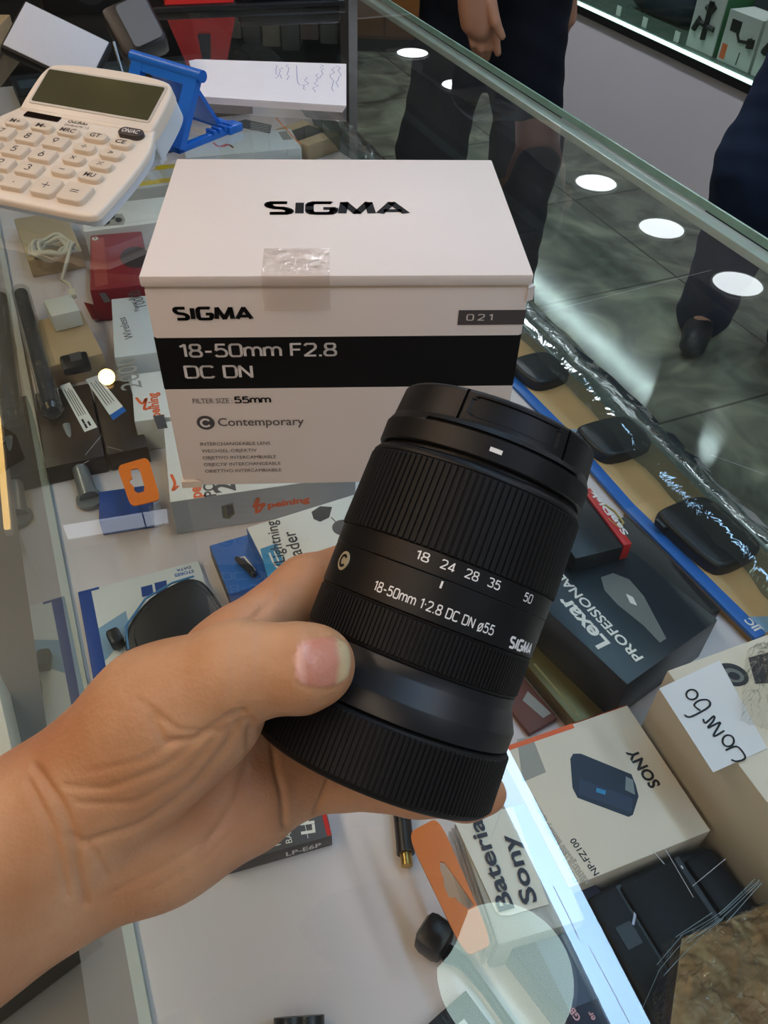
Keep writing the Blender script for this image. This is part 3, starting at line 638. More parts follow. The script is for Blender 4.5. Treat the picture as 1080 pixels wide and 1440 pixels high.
# ------------------------------------------------------------------ folded paper sheets
NOTE = mat('note_paper', 'e4e2e6', .7, .3, var=.03); PEN = mat('blue_pen', '6a72a8', .6, .3)
it = Item((285, 137), (487, 150), .006, 0); w_ = it.w; it2 = it.L((268, 84)); it3 = it.L((487, 91))
for k in range(5):
    m = MB(); q = [(0, 0), (w_, 0), tuple(it3), (it2[0]+6, it2[1]), (it2[0], it2[1]-6)]; dx = (4-k)*.9
    q = [(x-dx*(x > w_*.5), y+(4-k)*.4*(y < 5)) for x, y in q]
    m.prism(q, .3+k*1.35, 1.4+k*1.35, 0)
    if k == 4:
        z = .3+k*1.35+1.1
        def scr(px, py, n_, seed):
            r = np.random.RandomState(seed); a = it.L((px, py)); e = it.L((px, py+n_)); d = (e-a); L_ = np.hypot(*d); d = d/L_; pv = np.array([-d[1], d[0]])
            P_ = [a+d*L_*i/9+pv*r.uniform(-2.6, 2.6) for i in range(10)]; m.stroke(P_, .55, (0, 0, z), (1, 0, 0), (0, 1, 0), 1)
        for i, (px, py, n_) in enumerate(((388, 93, 18), (396, 96, 16), (406, 92, 22), (430, 110, 18), (444, 105, 26), (452, 92, 20), (468, 96, 34), (476, 94, 30))): scr(px, py, n_, i)
        m.pline = None
        m.stroke([it.L((417, 93)), it.L((419, 118)), it.L((428, 121))], .6, (0, 0, z), (1, 0, 0), (0, 1, 0), 1)
    o = m.build('paper_sheet', [NOTE, PEN], loc=it.loc, rz=it.rz)
    tag(o, ('bottom folded sheet of the paper stack on the glass', 'second folded sheet up from the bottom of the paper stack', 'middle folded sheet of the paper stack on the glass', 'folded sheet just under the scribbled one in the paper stack', 'top white sheet with blue pen scribbles on the paper stack')[k], 'paper sheet', 'folded sheets in the stack')
# ------------------------------------------------------------------ LED light panel, black gadget, red tray at the far end
PANEL = mat('opal_panel', 'c2c4c9', .5, .4, var=.03, vscale=200); GREY = mat('grey_pad', '6b7075', .45, .4)
_q = [EYE+(np.array(p)+np.array([0, 0, ZG])-EYE)*.88 for p in ((-.374, .924, .047), (-.296, .917, .015), (-.389, .879, .020))]
_X, _Y = _q[1]-_q[0], _q[0]-_q[2]; pw, ph = np.linalg.norm(_X)*1000, np.linalg.norm(_Y)*1000; _X = _X/np.linalg.norm(_X); _Y = _Y-_X*(_Y@_X); _Y /= np.linalg.norm(_Y); _Z = np.cross(_X, _Y)
t = thing('led_light_panel', 'flat white LED photo light leaning behind the calculator', 'light', M=Matrix([[_X[i], _Y[i], _Z[i], _q[2][i]] for i in range(3)]+[[0, 0, 0, 1]]))
MB().box(-2.5, pw+2.5, -2.5, ph+2.5, -11, -.6, 0, 2.5).build('housing', mat('matt_black_housing', '0d0d0e', .55, .3), t); MB().box(0, pw, 0, ph, -1, .8, 0, .8).build('diffuser', PANEL, t)
A = at((194, 34), .047)
t = thing('black_charger', 'black gadget with a rounded grey pad standing past the light panel', 'gadget', M=Matrix.Translation(A) @ Matrix.Rotation(math.radians(12), 4, 'Z') @ Matrix.Rotation(math.radians(52), 4, 'X') @ Matrix.Rotation(math.radians(22), 4, 'Z'))
MB().box(-26, 20, -22, 27, -34, -1, 0, 6).build('housing', BLACK, t); MB().prism(rr(-12, 17, -18, 22, 4), -1, .8, 0).build('grey_pad', GREY, t)
MB().tube([(-28, -6, 2), (-36, -40, 6), (-30, -64, 0)], 1.6).build('wire_leg', mat('steel_wire', '8d9195', .3, .5, 1), t)
A = at((175, 24), .0)
t = thing('red_tray', 'black tray holding a bright red block at the far end of the glass', 'tray', (-.32, 1.08, ZG), math.radians(16))
MB().box(0, 262, 0, 70, .4, 7, 0, 2).build('base', BLACK, t); rb_ = MB(); rb_.add([(44, 8, 7.2), (126, 8, 7.2), (126, 60, 7.2), (44, 60, 7.2), (64, 22, 72), (108, 22, 72), (108, 50, 72), (64, 50, 72)], [(3, 2, 1, 0), (4, 5, 6, 7), (0, 1, 5, 4), (1, 2, 6, 5), (2, 3, 7, 6), (3, 0, 4, 7)], 0)
rb_.add([(78, 11.6, 26), (94, 11.6, 26), (91, 18.4, 58), (81, 18.4, 58)], [(0, 1, 2, 3)], 1)
rb_.build('red_block', [mat('red_plastic', 'd0251c', .35, .5), BLACK], t)
MB().box(132, 256, 8, 62, 7.2, 20, 0, 2).build('dark_insert', mat('dark_insert', '26282b', .4, .5), t)
for px, lb in (((208, 41), 'scrap of pale paper nearer the red tray'), ((178, 60), 'scrap of pale paper nearer the grey pad gadget')):
    A = at(px, 0); tag(MB().prism([(-9, -4), (8, -5), (10, 5), (-7, 6)], .2, .9).build('paper_scrap', NOTE, loc=A, rz=.3), lb, 'paper scrap')
A = at((8, 90), .0)
t = thing('wooden_tray', 'brown wooden tray edge behind the light panel', 'tray', (A[0]-.13, A[1]-.02, ZG), .1)
MB().box(0, 120, 0, 8, .3, 22, 0, 1).build('side', mat('pale_wood', 'a38a66', .5, .4, var=.2), t); MB().box(0, 120, 8, 90, .3, 5).build('floor_panel', DARKWOOD, t); MB().box(0, 120, 90, 98, .3, 22, 0, 1).build('side', mat('pale_wood', 'a38a66', .5, .4, var=.2), t)
MB().box(112, 120, 8, 90, .3, 22, 0, 1).build('end_panel', mat('pale_wood', 'a38a66', .5, .4, var=.2), t)

A = at((128, 34), 0)
t = thing('black_speaker', 'small black speaker box standing behind the light panel', 'speaker', (A[0], A[1]+.03, ZG), .25)
MB().box(-60, 40, 0, 60, .4, 62, 0, 6).build('housing', [mat('matt_black', '0c0c0d', .6, .25)], t); MB().cyl((-4, -.3, 32), (-4, .5, 32), 20, n=32).build('grille', [mat('dark_grille', '1c1c1e', .7, .3)], t)
# ------------------------------------------------------------------ the camera lens held over the counter
LC = cam(608, 845, .238)
_kx, _ky = math.sin(math.radians(21.0)), math.cos(math.radians(21.0)); _kz = -(68*_kx-125*_ky)/1142.33
LZ = R2*_kx+U2*_ky+FW*_kz; LZ /= np.linalg.norm(LZ)
LV = EYE-LC; LV -= LZ*(LV@LZ); LV /= np.linalg.norm(LV)
LX = np.cross(LV, LZ)*-1; LX /= np.linalg.norm(LX); LY = np.cross(LZ, LX)
LM = Matrix([[LX[i], LY[i], LZ[i], LC[i]] for i in range(3)]+[[0, 0, 0, 1]])
LENSB = mat('lens_black_satin', '0b0b0c', .45, .32, var=.05, vscale=300, bump=.05, bscale=2500)
RUB = mat('lens_black_rubber', '0b0b0b', .6, .28, var=.05, vscale=300)
LWHITE = mat('lens_white_paint', 'e9e9e6', .5, .4); CHROME = mat('badge_chrome', 'd6cba8', .38, .5, .55)
LSHEEN = mat('lens_smooth_black', '0c0e13', .42, .5, var=.03)
t = thing('camera_lens', 'black zoom lens with white lettering gripped in the hand above the counter', 'camera lens', M=LM)
def rev(b, prof, n=144, mi=0, cap0=False, cap1=False):
    k = len(prof); vs = [(R*math.sin(2*math.pi*i/n), -R*math.cos(2*math.pi*i/n), s) for i in range(n) for s, R in prof]
    b.add(vs, [(i*k+j, ((i+1) % n)*k+j, ((i+1) % n)*k+j+1, i*k+j+1) for i in range(n) for j in range(k-1)], mi, True)
    if cap0: b.add([vs[i*k] for i in range(n)], [tuple(range(n))[::-1]], mi)
    if cap1: b.add([vs[i*k+k-1] for i in range(n)], [tuple(range(n))], mi)
def ribs(b, s0, s1, R0, R1, cnt, dep, duty, mi=0):
    """ring of fine lengthwise ribs"""
    vs, na = [], cnt*4
    for i in range(cnt):
        a = 2*math.pi*i/cnt; da = 2*math.pi/cnt
        for f, dn in ((.0, 0), (duty, 0), (duty+.1, dep), (.9, dep)):
            th = a+f*da
            for s, R in ((s0, R0-dep), (s0+.35, R0-dn), (s1-.35, R1-dn), (s1, R1-dep)): vs.append((R*math.sin(th), -R*math.cos(th), s) if True else 0)
    b.add(vs, [(i*4+j, ((i+1) % na)*4+j, ((i+1) % na)*4+j+1, i*4+j+1) for i in range(na) for j in range(3)], mi)
def bendf(R, th0, s0):
    def f(x, y):
        a = math.radians(th0)+x/R; return ((R+.06)*math.sin(a), -(R+.06)*math.cos(a), s0+y)
    return f
def lrect(b, R, th0, th1, s0, s1, mi=1):
    n = 8; f = bendf(R, 0, 0); A = [math.radians(th0+(th1-th0)*i/n)*R for i in range(n+1)]
    b.add([f(x, y) for x in A for y in (s0, s1)], [(2*i, 2*i+2, 2*i+3, 2*i+1) for i in range(n)], mi)
def ltext(b, st, R, th0, th1, s0, h, mi=1, wt=.13, gap=.2):
    stext(b, st, 0, 0, 0, h, math.radians(th1-th0)*R, mi, wt, gap, bend=bendf(R, th0, s0))
# rear cap
b = MB(); rev(b, [(-50.6, 33.2), (-50.4, 34.4), (-49.6, 35.3), (-48.8, 35.6)], cap0=True); ribs(b, -48.8, -33.2, 36.1, 35.7, 156, .45, .55); rev(b, [(-33.2, 35.2), (-32.6, 34.9), (-32.3, 34.2), (-32.2, 33)])
b.build('rear_cap', [RUB], t)
# mount flare
b = MB(); rev(b, [(-32.4, 33.2), (-31.9, 34.2), (-31.6, 34.6), (-26.6, 34.7), (-26.2, 34.55), (-20.6, 31.95), (-20.2, 31.8), (-17.6, 31.75), (-17.3, 31.3)])
b.build('mount_flare', [LSHEEN], t)
# focus ring
b = MB(); rev(b, [(-17.3, 31.0), (-17.2, 31.6), (-16.6, 31.8)]); ribs(b, -16.6, -5.9, 32.05, 32.05, 158, .42, .5); rev(b, [(-5.9, 31.7), (-5.6, 31.9), (-5.35, 31.9), (-5.3, 31.2)])
b.build('focus_ring', [RUB], t)
# main barrel with the lettering
b = MB(); rev(b, [(-5.3, 31.2), (-5.15, 32.0), (-4.95, 32.2), (5.9, 32.2), (6.1, 32.05), (6.15, 31.4)])
ltext(b, '18-50mm 1:2.8 DC DN o55', 32.2, -28.5, 33, -2.9, 2.75); ltext(b, 'SIGMA', 32.2, 45, 68.5, -4.3, 3.3, wt=.2, gap=.2); lrect(b, 32.22, .8, 1.8, 3.7, 5.6)
br = b.build('barrel', [LENSB, LWHITE], t)
bd = MB(); a_ = math.radians(-55); n_ = np.array([math.sin(a_), -math.cos(a_), 0]); c_ = n_*32.25+np.array([0, 0, 1.6]); tx = np.array([math.cos(a_), math.sin(a_), 0])
def bp(x, z, l): return tuple(c_+tx*x+np.array([0, 0, z])+n_*l)
bd.cyl(bp(0, 0, -.4), bp(0, 0, .15), 2.7, n=32)
bd.stroke([(1.5*math.cos(a), 1.5*math.sin(a)) for a in np.linspace(.8, 5.5, 12)], .8, bp(0, 0, .15), tx, (0, 0, 1), 1, .08)
o = bd.build('badge', [CHROME, LENSB], t); o['label'] = 'round silvery C badge'
# zoom ring with the focal length scale
b = MB(); rev(b, [(6.15, 31.4), (6.2, 32.1), (6.4, 32.25), (12.0, 32.3), (12.2, 31.9)]); ribs(b, 12.2, 35.0, 32.75, 32.2, 112, .5, .62, 2); rev(b, [(35.0, 31.7), (35.2, 31.9), (35.9, 31.9), (37.2, 31.0), (37.5, 30.4)])
for st, th in (('18', -11.0), ('24', 1.2), ('28', 13), ('35', 24.5), ('50', 46.5)): ltext(b, st, 32.28, th-3.2, th+3.2, 8.5, 2.5)
b.build('zoom_ring', [LENSB, LWHITE, RUB], t)
# inner tube and the bayonet hood
b = MB(); rev(b, [(37.5, 30.4), (37.6, 29.6), (39, 29.4)]); b.build('inner_tube', [LENSB], t)
b = MB(); S = [38.6, 38.7, 38.9, 39.2]+list(np.arange(39.8, 44.9, .8))+[45.0, 45.2, 45.25, 45.6, 46.0, 46.05, 46.4, 46.9, 47.35, 47.4]+list(np.arange(47.9, 55.3, .33))+[55.4, 55.8, 56.1, 56.3, 56.4]
def hoodR(th, s):
    if s < 39.2: R = 31.3-(39.2-s)**2*2.2
    elif s <= 45.0: R = 31.3
    elif s <= 47.4: R = 31.3-(s-45.0)/2.4*1.2
    elif s <= 55.3: R = 30.1-(s-47.4)*.085
    else: R = 29.45-(s-55.3)**2*.9
    if -37 < th < 53 and 45.2 <= s <= 46.02: R -= .9
    if s > 47.38 and (abs(th+21) < .8 or abs(th-39.5) < .8): R -= 1.1
    u, v = abs(th-8.5), abs(s-51.8)
    if u < 25 and v < 2.7 and not (u > 22.5 and v > 1.7 and (u-22.5)/2.5+(v-1.7)/1.0 > 1.2): R -= .55
    return R
TH = np.sort(np.concatenate([np.arange(-180, 180, 1.25), [-21.85, -21.75, -20.25, -20.15, 38.65, 38.75, 40.25, 40.35, -37.05, -36.95, 52.95, 53.05]])); K, n = len(S), len(TH)
vs = [(hoodR(a, s)*math.sin(math.radians(a)), -hoodR(a, s)*math.cos(math.radians(a)), s) for a in TH for s in S]
b.add(vs, [(i*K+j, ((i+1) % n)*K+j, ((i+1) % n)*K+j+1, i*K+j+1) for i in range(n) for j in range(K-1)], 0, True)
b.add([vs[i*K] for i in range(n)], [tuple(range(n))[::-1]], 0)
lrect(b, 31.32, .2, 6.4, 41.4, 42.6)
o = b.build('lens_hood', [LENSB, LWHITE], t, ang=28)
b = MB(); rev(b, [(56.38, 28.4), (56.3, 27.6), (55.6, 27.2), (55.6, 22)], cap1=True); b.cyl((-12, 0, 55.6), (-12, 0, 56.3), 9); b.build('front_cap', [LENSB], t)
def lens_sdf(P):
    """distance to the lens (metres), for pressing the fingers against it"""
    Q = P-LC; s = (Q@LZ)*1000; rho = np.sqrt(np.maximum(((Q@LX)**2+(Q@LY)**2), 0))*1000
    R = np.interp(s, [-50.6, -49.5, -33, -32.4, -26.5, -20.4, 6, 36, 38.5, 56], [34.7, 36.5, 36.5, 35.1, 35.1, 32.4, 32.6, 33.1, 31.9, 30.1])
    return np.maximum(np.maximum(rho-R, s-56.5), -50.7-s)/1000

# ------------------------------------------------------------------ the hand that holds it
def q(px, py, d): return cam(px, py, d)
mm = .001
def C(a, b_, ra, rb, k=None): return (q(*a), q(*b_), ra*mm, rb*mm)+((k*mm,) if k else ())
HAND = [
 # forearm and wrist
 C((-330, 1400, .185), (60, 1165, .212), 25, 19.5), C((-330, 1500, .195), (90, 1230, .218), 24, 17), C((-330, 1440, .2), (90, 1190, .222), 24, 17),
 # heel of the hand, thenar, hypothenar
 C((60, 1165, .212), (225, 1010, .207), 19.5, 17), C((150, 1120, .214), (290, 1000, .210), 17, 15), C((90, 1225, .220), (230, 1188, .224), 16, 14.8), C((210, 1180, .224), (345, 1130, .235), 15.2, 13.5),
 # palm towards each knuckle
 C((160, 1140, .225), (310, 955, .238), 15, 13.5), C((180, 1150, .226), (365, 985, .246), 15, 13), C((190, 1170, .226), (395, 1040, .247), 15, 13), C((210, 1180, .226), (400, 1095, .246), 15, 12.5),
 C((280, 1010, .226), (340, 900, .240), 13, 10),
 # thumb
 C((225, 1005, .207), (330, 945, .200), 16.0, 12.0), C((325, 946, .200), (345, 943, .199), 11.6, 11.4, 4), C((345, 943, .199), (425, 939, .198), 10.9, 10.5, 4), C((425, 939, .198), (447, 935, .199), 10.5, 9.1, 4),
 # index finger round the back of the barrel
 C((315, 925, .240), (432, 828, .258), 11.5, 10.4, 5), C((432, 828, .258), (520, 790, .279), 10.2, 9.2, 4), C((520, 790, .279), (610, 800, .286), 9.0, 8.2, 4),
 # middle finger behind
 C((365, 975, .246), (455, 905, .268), 11.5, 10.2, 5), C((455, 905, .268), (545, 880, .286), 10, 9.2, 4), C((545, 880, .286), (640, 890, .286), 9, 8.2, 4),
 # ring finger behind
 C((395, 1040, .247), (470, 1000, .266), 11.2, 9.8, 5), C((470, 1000, .266), (560, 985, .280), 9.6, 8.8, 4), C((560, 985, .280), (645, 1000, .280), 8.6, 7.8, 4),
 # little finger under the rear cap
 C((392, 1095, .246), (475, 1093, .250), 12.0, 9.6, 5), C((475, 1093, .250), (585, 1108, .256), 9.4, 8.6, 4), C((585, 1108, .256), (655, 1118, .256), 8.4, 7.6, 4), C((655, 1118, .256), (684, 1116, .254), 7.6, 6.4, 4),
]
def make_hand():
    res = .0009
    pts, quads = sdf_mesh(HAND, res, .009)
    pts = smooth_pts(pts, quads, 6)
    # press against the lens
    for _ in range(3):
        d = lens_sdf(pts); e = 4e-4
        g = np.stack([(lens_sdf(pts+np.eye(3)[i]*e)-d)/e for i in range(3)], 1); g /= np.linalg.norm(g, axis=1)[:, None]+1e-9
        pen = np.clip(2e-4-d, 0, None); pts = pts+g*np.minimum(pen, .02)[:, None]
    N = normals_of(pts, quads); pp = proj(pts); face = (N*(EYE-pts)).sum(1) > 0
    def dist(poly):
        D = np.full(len(pts), 1e9); P = np.array(poly, float)
        for a, b_ in zip(P[:-1], P[1:]):
            ab = b_-a; tt = np.clip(((pp-a)@ab)/(ab@ab), 0, 1); D = np.minimum(D, np.linalg.norm(pp-a-tt[:, None]*ab, axis=1))
        return D
    dep = (pts-EYE)@FW
    disp = np.zeros(len(pts))
    CR = [ # creases: path, depth mm, width px
     ([(215, 1010), (230, 1045), (275, 1040), (320, 1010), (345, 1000)], .9, 9), ([(195, 985), (250, 1027), (310, 1030), (345, 1015)], .6, 6),
     ([(380, 1020), (388, 1080), (398, 1120), (400, 1160)], 1.6, 6), ([(465, 1088), (452, 1125), (444, 1142)], 1.4, 5),
     ([(340, 1005), (318, 1050), (270, 1110), (200, 1160), (120, 1185)], .9, 8), ([(352, 1012), (350, 1070), (330, 1130), (290, 1190)], .8, 8),
     ([(310, 1030), (260, 1090), (190, 1130), (110, 1130)], .5, 7), ([(285, 1035), (230, 1080), (150, 1110), (90, 1105)], .5, 7), ([(250, 1040), (200, 1070), (130, 1085)], .4, 6),
     ([(50, 1080), (85, 1130), (105, 1180), (110, 1230), (120, 1270)], 1.3, 9), ([(40, 1100), (70, 1160), (85, 1210), (95, 1260)], .9, 8), ([(95, 1175), (130, 1195), (150, 1230)], .7, 7),
     ([(160, 1255), (230, 1220), (290, 1180), (340, 1140)], .4, 7), ([(210, 1255), (280, 1215), (330, 1170)], .35, 6),
     ([(327, 900), (331, 940), (326, 985)], .55, 6), ([(340, 892), (346, 940), (343, 990)], .4, 5), ([(366, 890), (362, 930), (366, 975)], .35, 5), ([(380, 905), (376, 935), (380, 965)], .25, 4),
     ([(355, 870), (375, 855), (385, 835)], .5, 6), ([(345, 880), (360, 865), (372, 850)], .4, 5), ([(415, 850), (405, 835), (398, 815)], .3, 5)]
    for poly, dp, wd in CR:
        D = dist(poly); ok = face & (dep < .262); disp -= np.where(ok, dp*mm*np.exp(-(D/(wd*.62))**2), 0)
    # thumb nail: a slightly raised plate with a groove round it
    u = (pp[:, 0]-453.5)/39; v = (pp[:, 1]-(931-.05*(pp[:, 0]-453)))/35
    rr_ = (np.abs(u)**3.0+np.abs(v)**2.6); th_ok = face & (dep < .215)
    nail = np.where(th_ok, np.clip((1.12-rr_)/.24, 0, 1), 0)
    disp += np.where(th_ok & (rr_ < 1), .22*mm, 0)-np.where(th_ok & (u < .75), .45*mm*np.exp(-((rr_-1.15)/.22)**2), 0)
    pts = pts+N*disp[:, None]; pts = smooth_pts(pts, quads, 1, .35)
    tip = np.where(nail > 0, np.clip((u+.12*np.abs(v)-.50)/.22, 0, 1), 0)*nail; lun = np.where(nail > 0, np.clip((-.52-u)/.2, 0, 1), 0)*nail
    skin = bpy.data.materials.new('skin'); skin.use_nodes = True; nt = skin.node_tree; Nn, L = nt.nodes, nt.links; b = Nn['Principled BSDF']
    tc = Nn.new('ShaderNodeTexCoord'); n1 = Nn.new('ShaderNodeTexNoise'); n1.inputs['Scale'].default_value = 45; n1.inputs['Detail'].default_value = 5; L.new(tc.outputs['Object'], n1.inputs['Vector'])
    cr = Nn.new('ShaderNodeValToRGB'); e = cr.color_ramp.elements; e[0].position = .3; e[0].color = (*lin('b47f56'), 1); e[1].position = .7; e[1].color = (*lin('c99a73'), 1); L.new(n1.outputs['Fac'], cr.inputs[0])
    n3 = Nn.new('ShaderNodeTexNoise'); n3.inputs['Scale'].default_value = 16; n3.inputs['Detail'].default_value = 3; L.new(tc.outputs['Object'], n3.inputs['Vector'])
    r3 = Nn.new('ShaderNodeMapRange'); r3.inputs[1].default_value = .42; r3.inputs[2].default_value = .68; r3.inputs[4].default_value = .55; L.new(n3.outputs['Fac'], r3.inputs[0])
    m3 = Nn.new('ShaderNodeMix'); m3.data_type = 'RGBA'; L.new(r3.outputs[0], m3.inputs[0]); L.new(cr.outputs[0], m3.inputs[6]); m3.inputs[7].default_value = (*lin('a8684a'), 1)
    last = m3.outputs[2]
    for nm, colr in (('nail', 'c58670'), ('lunula', 'd8aa9c'), ('nail_tip', 'cdb68c')):
        at_ = Nn.new('ShaderNodeAttribute'); at_.attribute_name = nm; mx = Nn.new('ShaderNodeMix'); mx.data_type = 'RGBA'
        L.new(at_.outputs['Fac'], mx.inputs[0]); L.new(last, mx.inputs[6]); mx.inputs[7].default_value = (*lin(colr), 1); last = mx.outputs[2]
        if nm == 'nail':
            rm = Nn.new('ShaderNodeMapRange'); rm.inputs[3].default_value = .5; rm.inputs[4].default_value = .3; L.new(at_.outputs['Fac'], rm.inputs[0]); L.new(rm.outputs[0], b.inputs['Roughness'])
    L.new(last, b.inputs['Base Color'])
    b.inputs['Subsurface Weight'].default_value = .12; b.inputs['Subsurface Radius'].default_value = (1, .35, .2); b.inputs['Subsurface Scale'].default_value = .004
    b.inputs['Specular IOR Level'].default_value = .4
    v1 = Nn.new('ShaderNodeTexVoronoi'); v1.inputs['Scale'].default_value = 900; L.new(tc.outputs['Object'], v1.inputs['Vector'])
    n2 = Nn.new('ShaderNodeTexNoise'); n2.inputs['Scale'].default_value = 260; n2.inputs['Detail'].default_value = 4; L.new(tc.outputs['Object'], n2.inputs['Vector'])
    ad = Nn.new('ShaderNodeMath'); ad.operation = 'MULTIPLY_ADD'; ad.inputs[1].default_value = .35; L.new(v1.outputs['Distance'], ad.inputs[0]); L.new(n2.outputs['Fac'], ad.inputs[2])
    bp_ = Nn.new('ShaderNodeBump'); bp_.inputs['Strength'].default_value = .4; bp_.inputs['Distance'].default_value = .0006; L.new(ad.outputs[0], bp_.inputs['Height']); L.new(bp_.outputs[0], b.inputs['Normal'])
    base = q(-120, 1330, .2)
    o = raw_mesh('person', pts-base, quads, [skin]); o.location = base
    for nm, val in (('nail', nail), ('lunula', lun), ('nail_tip', tip)):
        a = o.data.attributes.new(nm, 'FLOAT', 'POINT'); a.data.foreach_set('value', val.astype(np.float32))
    tag(o, 'bare forearm and hand of the photographer gripping the black zoom lens', 'person')
make_hand()
# ------------------------------------------------------------------ goods on the white shelf under the glass
ZS_ = -.15
KRAFT = mat('kraft_card', 'c9a878', .6, .3, var=.05, vscale=120); BLUEC = mat('printed_blue', '1d62b4', .4, .45); BLUED = mat('printed_dark_blue', '22458f', .45, .4); BLUEL = mat('printed_pale_blue', '86a9c6', .45, .4)
CREAMB = mat('cream_carton', 'dfd4c3', .5, .4, var=.03, vscale=25); WHITEB = mat('white_carton', 'd9dcda', .45, .4, var=.03, vscale=25)
CASEK = mat('black_case', '15171a', .38, .5, bump=.05, bscale=900); NAVYK = mat('navy_black_carton', '16222a', .35, .5, var=.1); GOLD = mat('olive_gold_card', '6c6234', .35, .5, .3, var=.15, vscale=15)
REDC = mat('printed_red', 'c2211f', .4, .45); REDP = mat('red_pouch', '8a1f2b', .45, .4, var=.08, vscale=20); ORC = mat('printed_orange_red', 'e2642f', .45, .4); ORTAB = mat('orange_tab', 'ee7a1e', .4, .4)
BRN = mat('dark_brown_carton', '3b2d22', .4, .5, var=.15, vscale=25); GREYC = mat('grey_carton', '4b494c', .45, .4); GREYP = mat('printed_grey', '9a978f', .5, .4); TAN = mat('tan_carton', 'b89f7c', .6, .3, var=.08)
BATN = mat('printed_battery_navy', '222a3e', .4, .4); CYAN = mat('printed_cyan', '2f86b8', .4, .4); SILV = mat('printed_silver', '8c8d88', .3, .5, .5); WHT = mat('printed_bright_white', 'e6e4de', .5, .4); KK = mat('printed_ink_black', '17171b', .45, .4)
CLR = clear('clear_blister', (.95, .96, .96), bump=.25, bscale=60, dust=.06, boost=1.5); FILM = clear('crumpled_film', (.95, .95, .93), bump=1.0, bscale=60, rough=.08, dust=.02, haze=(.7, .68, .64), boost=1.1)

# cream battery carton with its maker's name along the far edge
it = Item((1000, 1168), (888, 1000), -.115, ZS_); D = 78
it.box(0, it.w+4, 0, D, 0, it.h, 0, .7)
it.ptext('SONY', (929, 1104), (893, 1052), 6.0, 1, .035)
it.ppoly([(802, 1067), (806, 1060), (817, 1060), (888, 1089), (894, 1104), (898, 1120), (890, 1146), (884, 1149), (812, 1122), (805, 1108)], 2)
it.ppoly([(815, 1095), (890, 1123), (888, 1143), (814, 1117)], 3, lift=.16); it.ppoly([(839, 1108), (852, 1112), (851, 1118), (838, 1114)], 4, lift=.2)
it.ppoly([(880, 1092), (890, 1097), (893, 1118), (879, 1111)], 5, lift=.2)
it.ptext('NP-FZ100', (843, 1228), (808, 1178), None, 1, .012)
for i, (a_, c_) in enumerate((((829, 1240), (758, 1137)), ((822, 1238), (768, 1160)), ((813, 1240), (752, 1122)))): it.ptext(('Rechargeable Battery Pack', 'Batterie rechargeable', 'Bateria recargable')[i], a_, c_, 2.2, 6, 0)
it.ppoly([(727, 1040), (748, 1035), (768, 1086), (735, 1100)], 6, lift=.08)
it.quad([(it.w+4.2, 0, .5), (it.w+4.2, D, .5), (it.w+4.2, D, it.h), (it.w+4.2, 0, it.h)], 7); it.quad([(it.w+1.5, 34, it.h+.1), (it.w+4.2, 34, it.h+.1), (it.w+4.2, D, it.h+.1), (it.w+1.5, D, it.h+.1)], 7)
it.make('battery_carton', 'cream battery carton with a dark battery pictured, beside the taller cream carton', 'carton', [CREAMB, KK, BATN, mat('printed_navy_face', '2c3650', .4, .4), CYAN, SILV, GREYP, ORC])
# taller cream carton
it = Item((1080, 1130), (938, 943), -.076, ZS_); w_ = it.w
it.box(-60, w_, -75, 0, 0, it.h, 0, .7)
def ell(c, rx, ry, n=24, rot=0): return [(c[0]+rx*math.cos(2*math.pi*i/n)*math.cos(rot)-ry*math.sin(2*math.pi*i/n)*math.sin(rot), c[1]+rx*math.cos(2*math.pi*i/n)*math.sin(rot)+ry*math.sin(2*math.pi*i/n)*math.cos(rot)) for i in range(n)]
it.ppoly(ell((1029, 949), 25, 15, rot=.35), 1); it.ppoly(ell((1031, 950), 16, 9, rot=.35), 2, lift=.2); it.ppoly(ell((1032, 951), 9, 5, rot=.35), 1, lift=.3)
it.ppoly([(1052, 925), (1090, 915), (1100, 960), (1062, 962)], 1)
it.make('tall_carton', 'tall cream carton carrying a handwritten paper note, beside the battery carton', 'carton', [CREAMB, mat('printed_charcoal', '33333a', .4, .4), SILV])
# handwritten note taped on it
it = Item((1003, 1086), (927, 968), -.0752, -.0757)
m = [it.L(p) for p in ((1003, 1086), (1079, 1052), (1012, 928), (927, 968))]
it.prism([tuple(p) for p in m], 0, .4, 0); P = [[(1021, 1055), (1036, 1050), (1047, 1062), (1046, 1068), (1036, 1071), (1029, 1069)], ell((1024, 1042), 8, 8, 12)+[(1032, 1042)], [(989, 1012), (992, 1017), (1004, 1007), (1003, 1014), (995, 1024), (1012, 1016), (1010, 1022), (1003, 1036), (1018, 1028)],
     [(963, 1006), (972, 1008), (997, 994), (996, 985), (984, 985), (976, 992), (984, 999)], ell((973, 977), 8, 7, 12)+[(981, 977)]]
for p in P: it.pstroke(p, .95, 1, lift=.2)
o = it.make('paper_note', 'white handwritten paper note lying on the tall cream carton', 'paper note', [NOTE, KK])
# navy black card-reader carton
it = Item((882, 963), (768, 857), -.1016, -.138)
it.box(0, it.w+38, -76, 0, 0, it.h, 0, .6)
it.ptext('Lexar', (858, 905), (797, 838), 8.5, 1, .03); it.ptext('PROFESSIONAL', (905, 925), (790, 806), 5.6, 1, .02)
it.ppoly([(845, 812), (862, 806), (885, 815), (905, 838), (937, 898), (928, 904), (905, 880), (868, 850), (850, 830)], 2); it.ppoly([(880, 835), (890, 840), (896, 852), (886, 848)], 1, lift=.2)
it.quad([(-.15, -62, 2), (-.15, -4, 2), (-.15, -4, 6), (-.15, -62, 6)], 3)
it.make('card_reader_carton', 'black-navy carton with white lettering and a grey reader pictured, near the lens hood', 'carton', [NAVYK, WHT, SILV, GREYC])
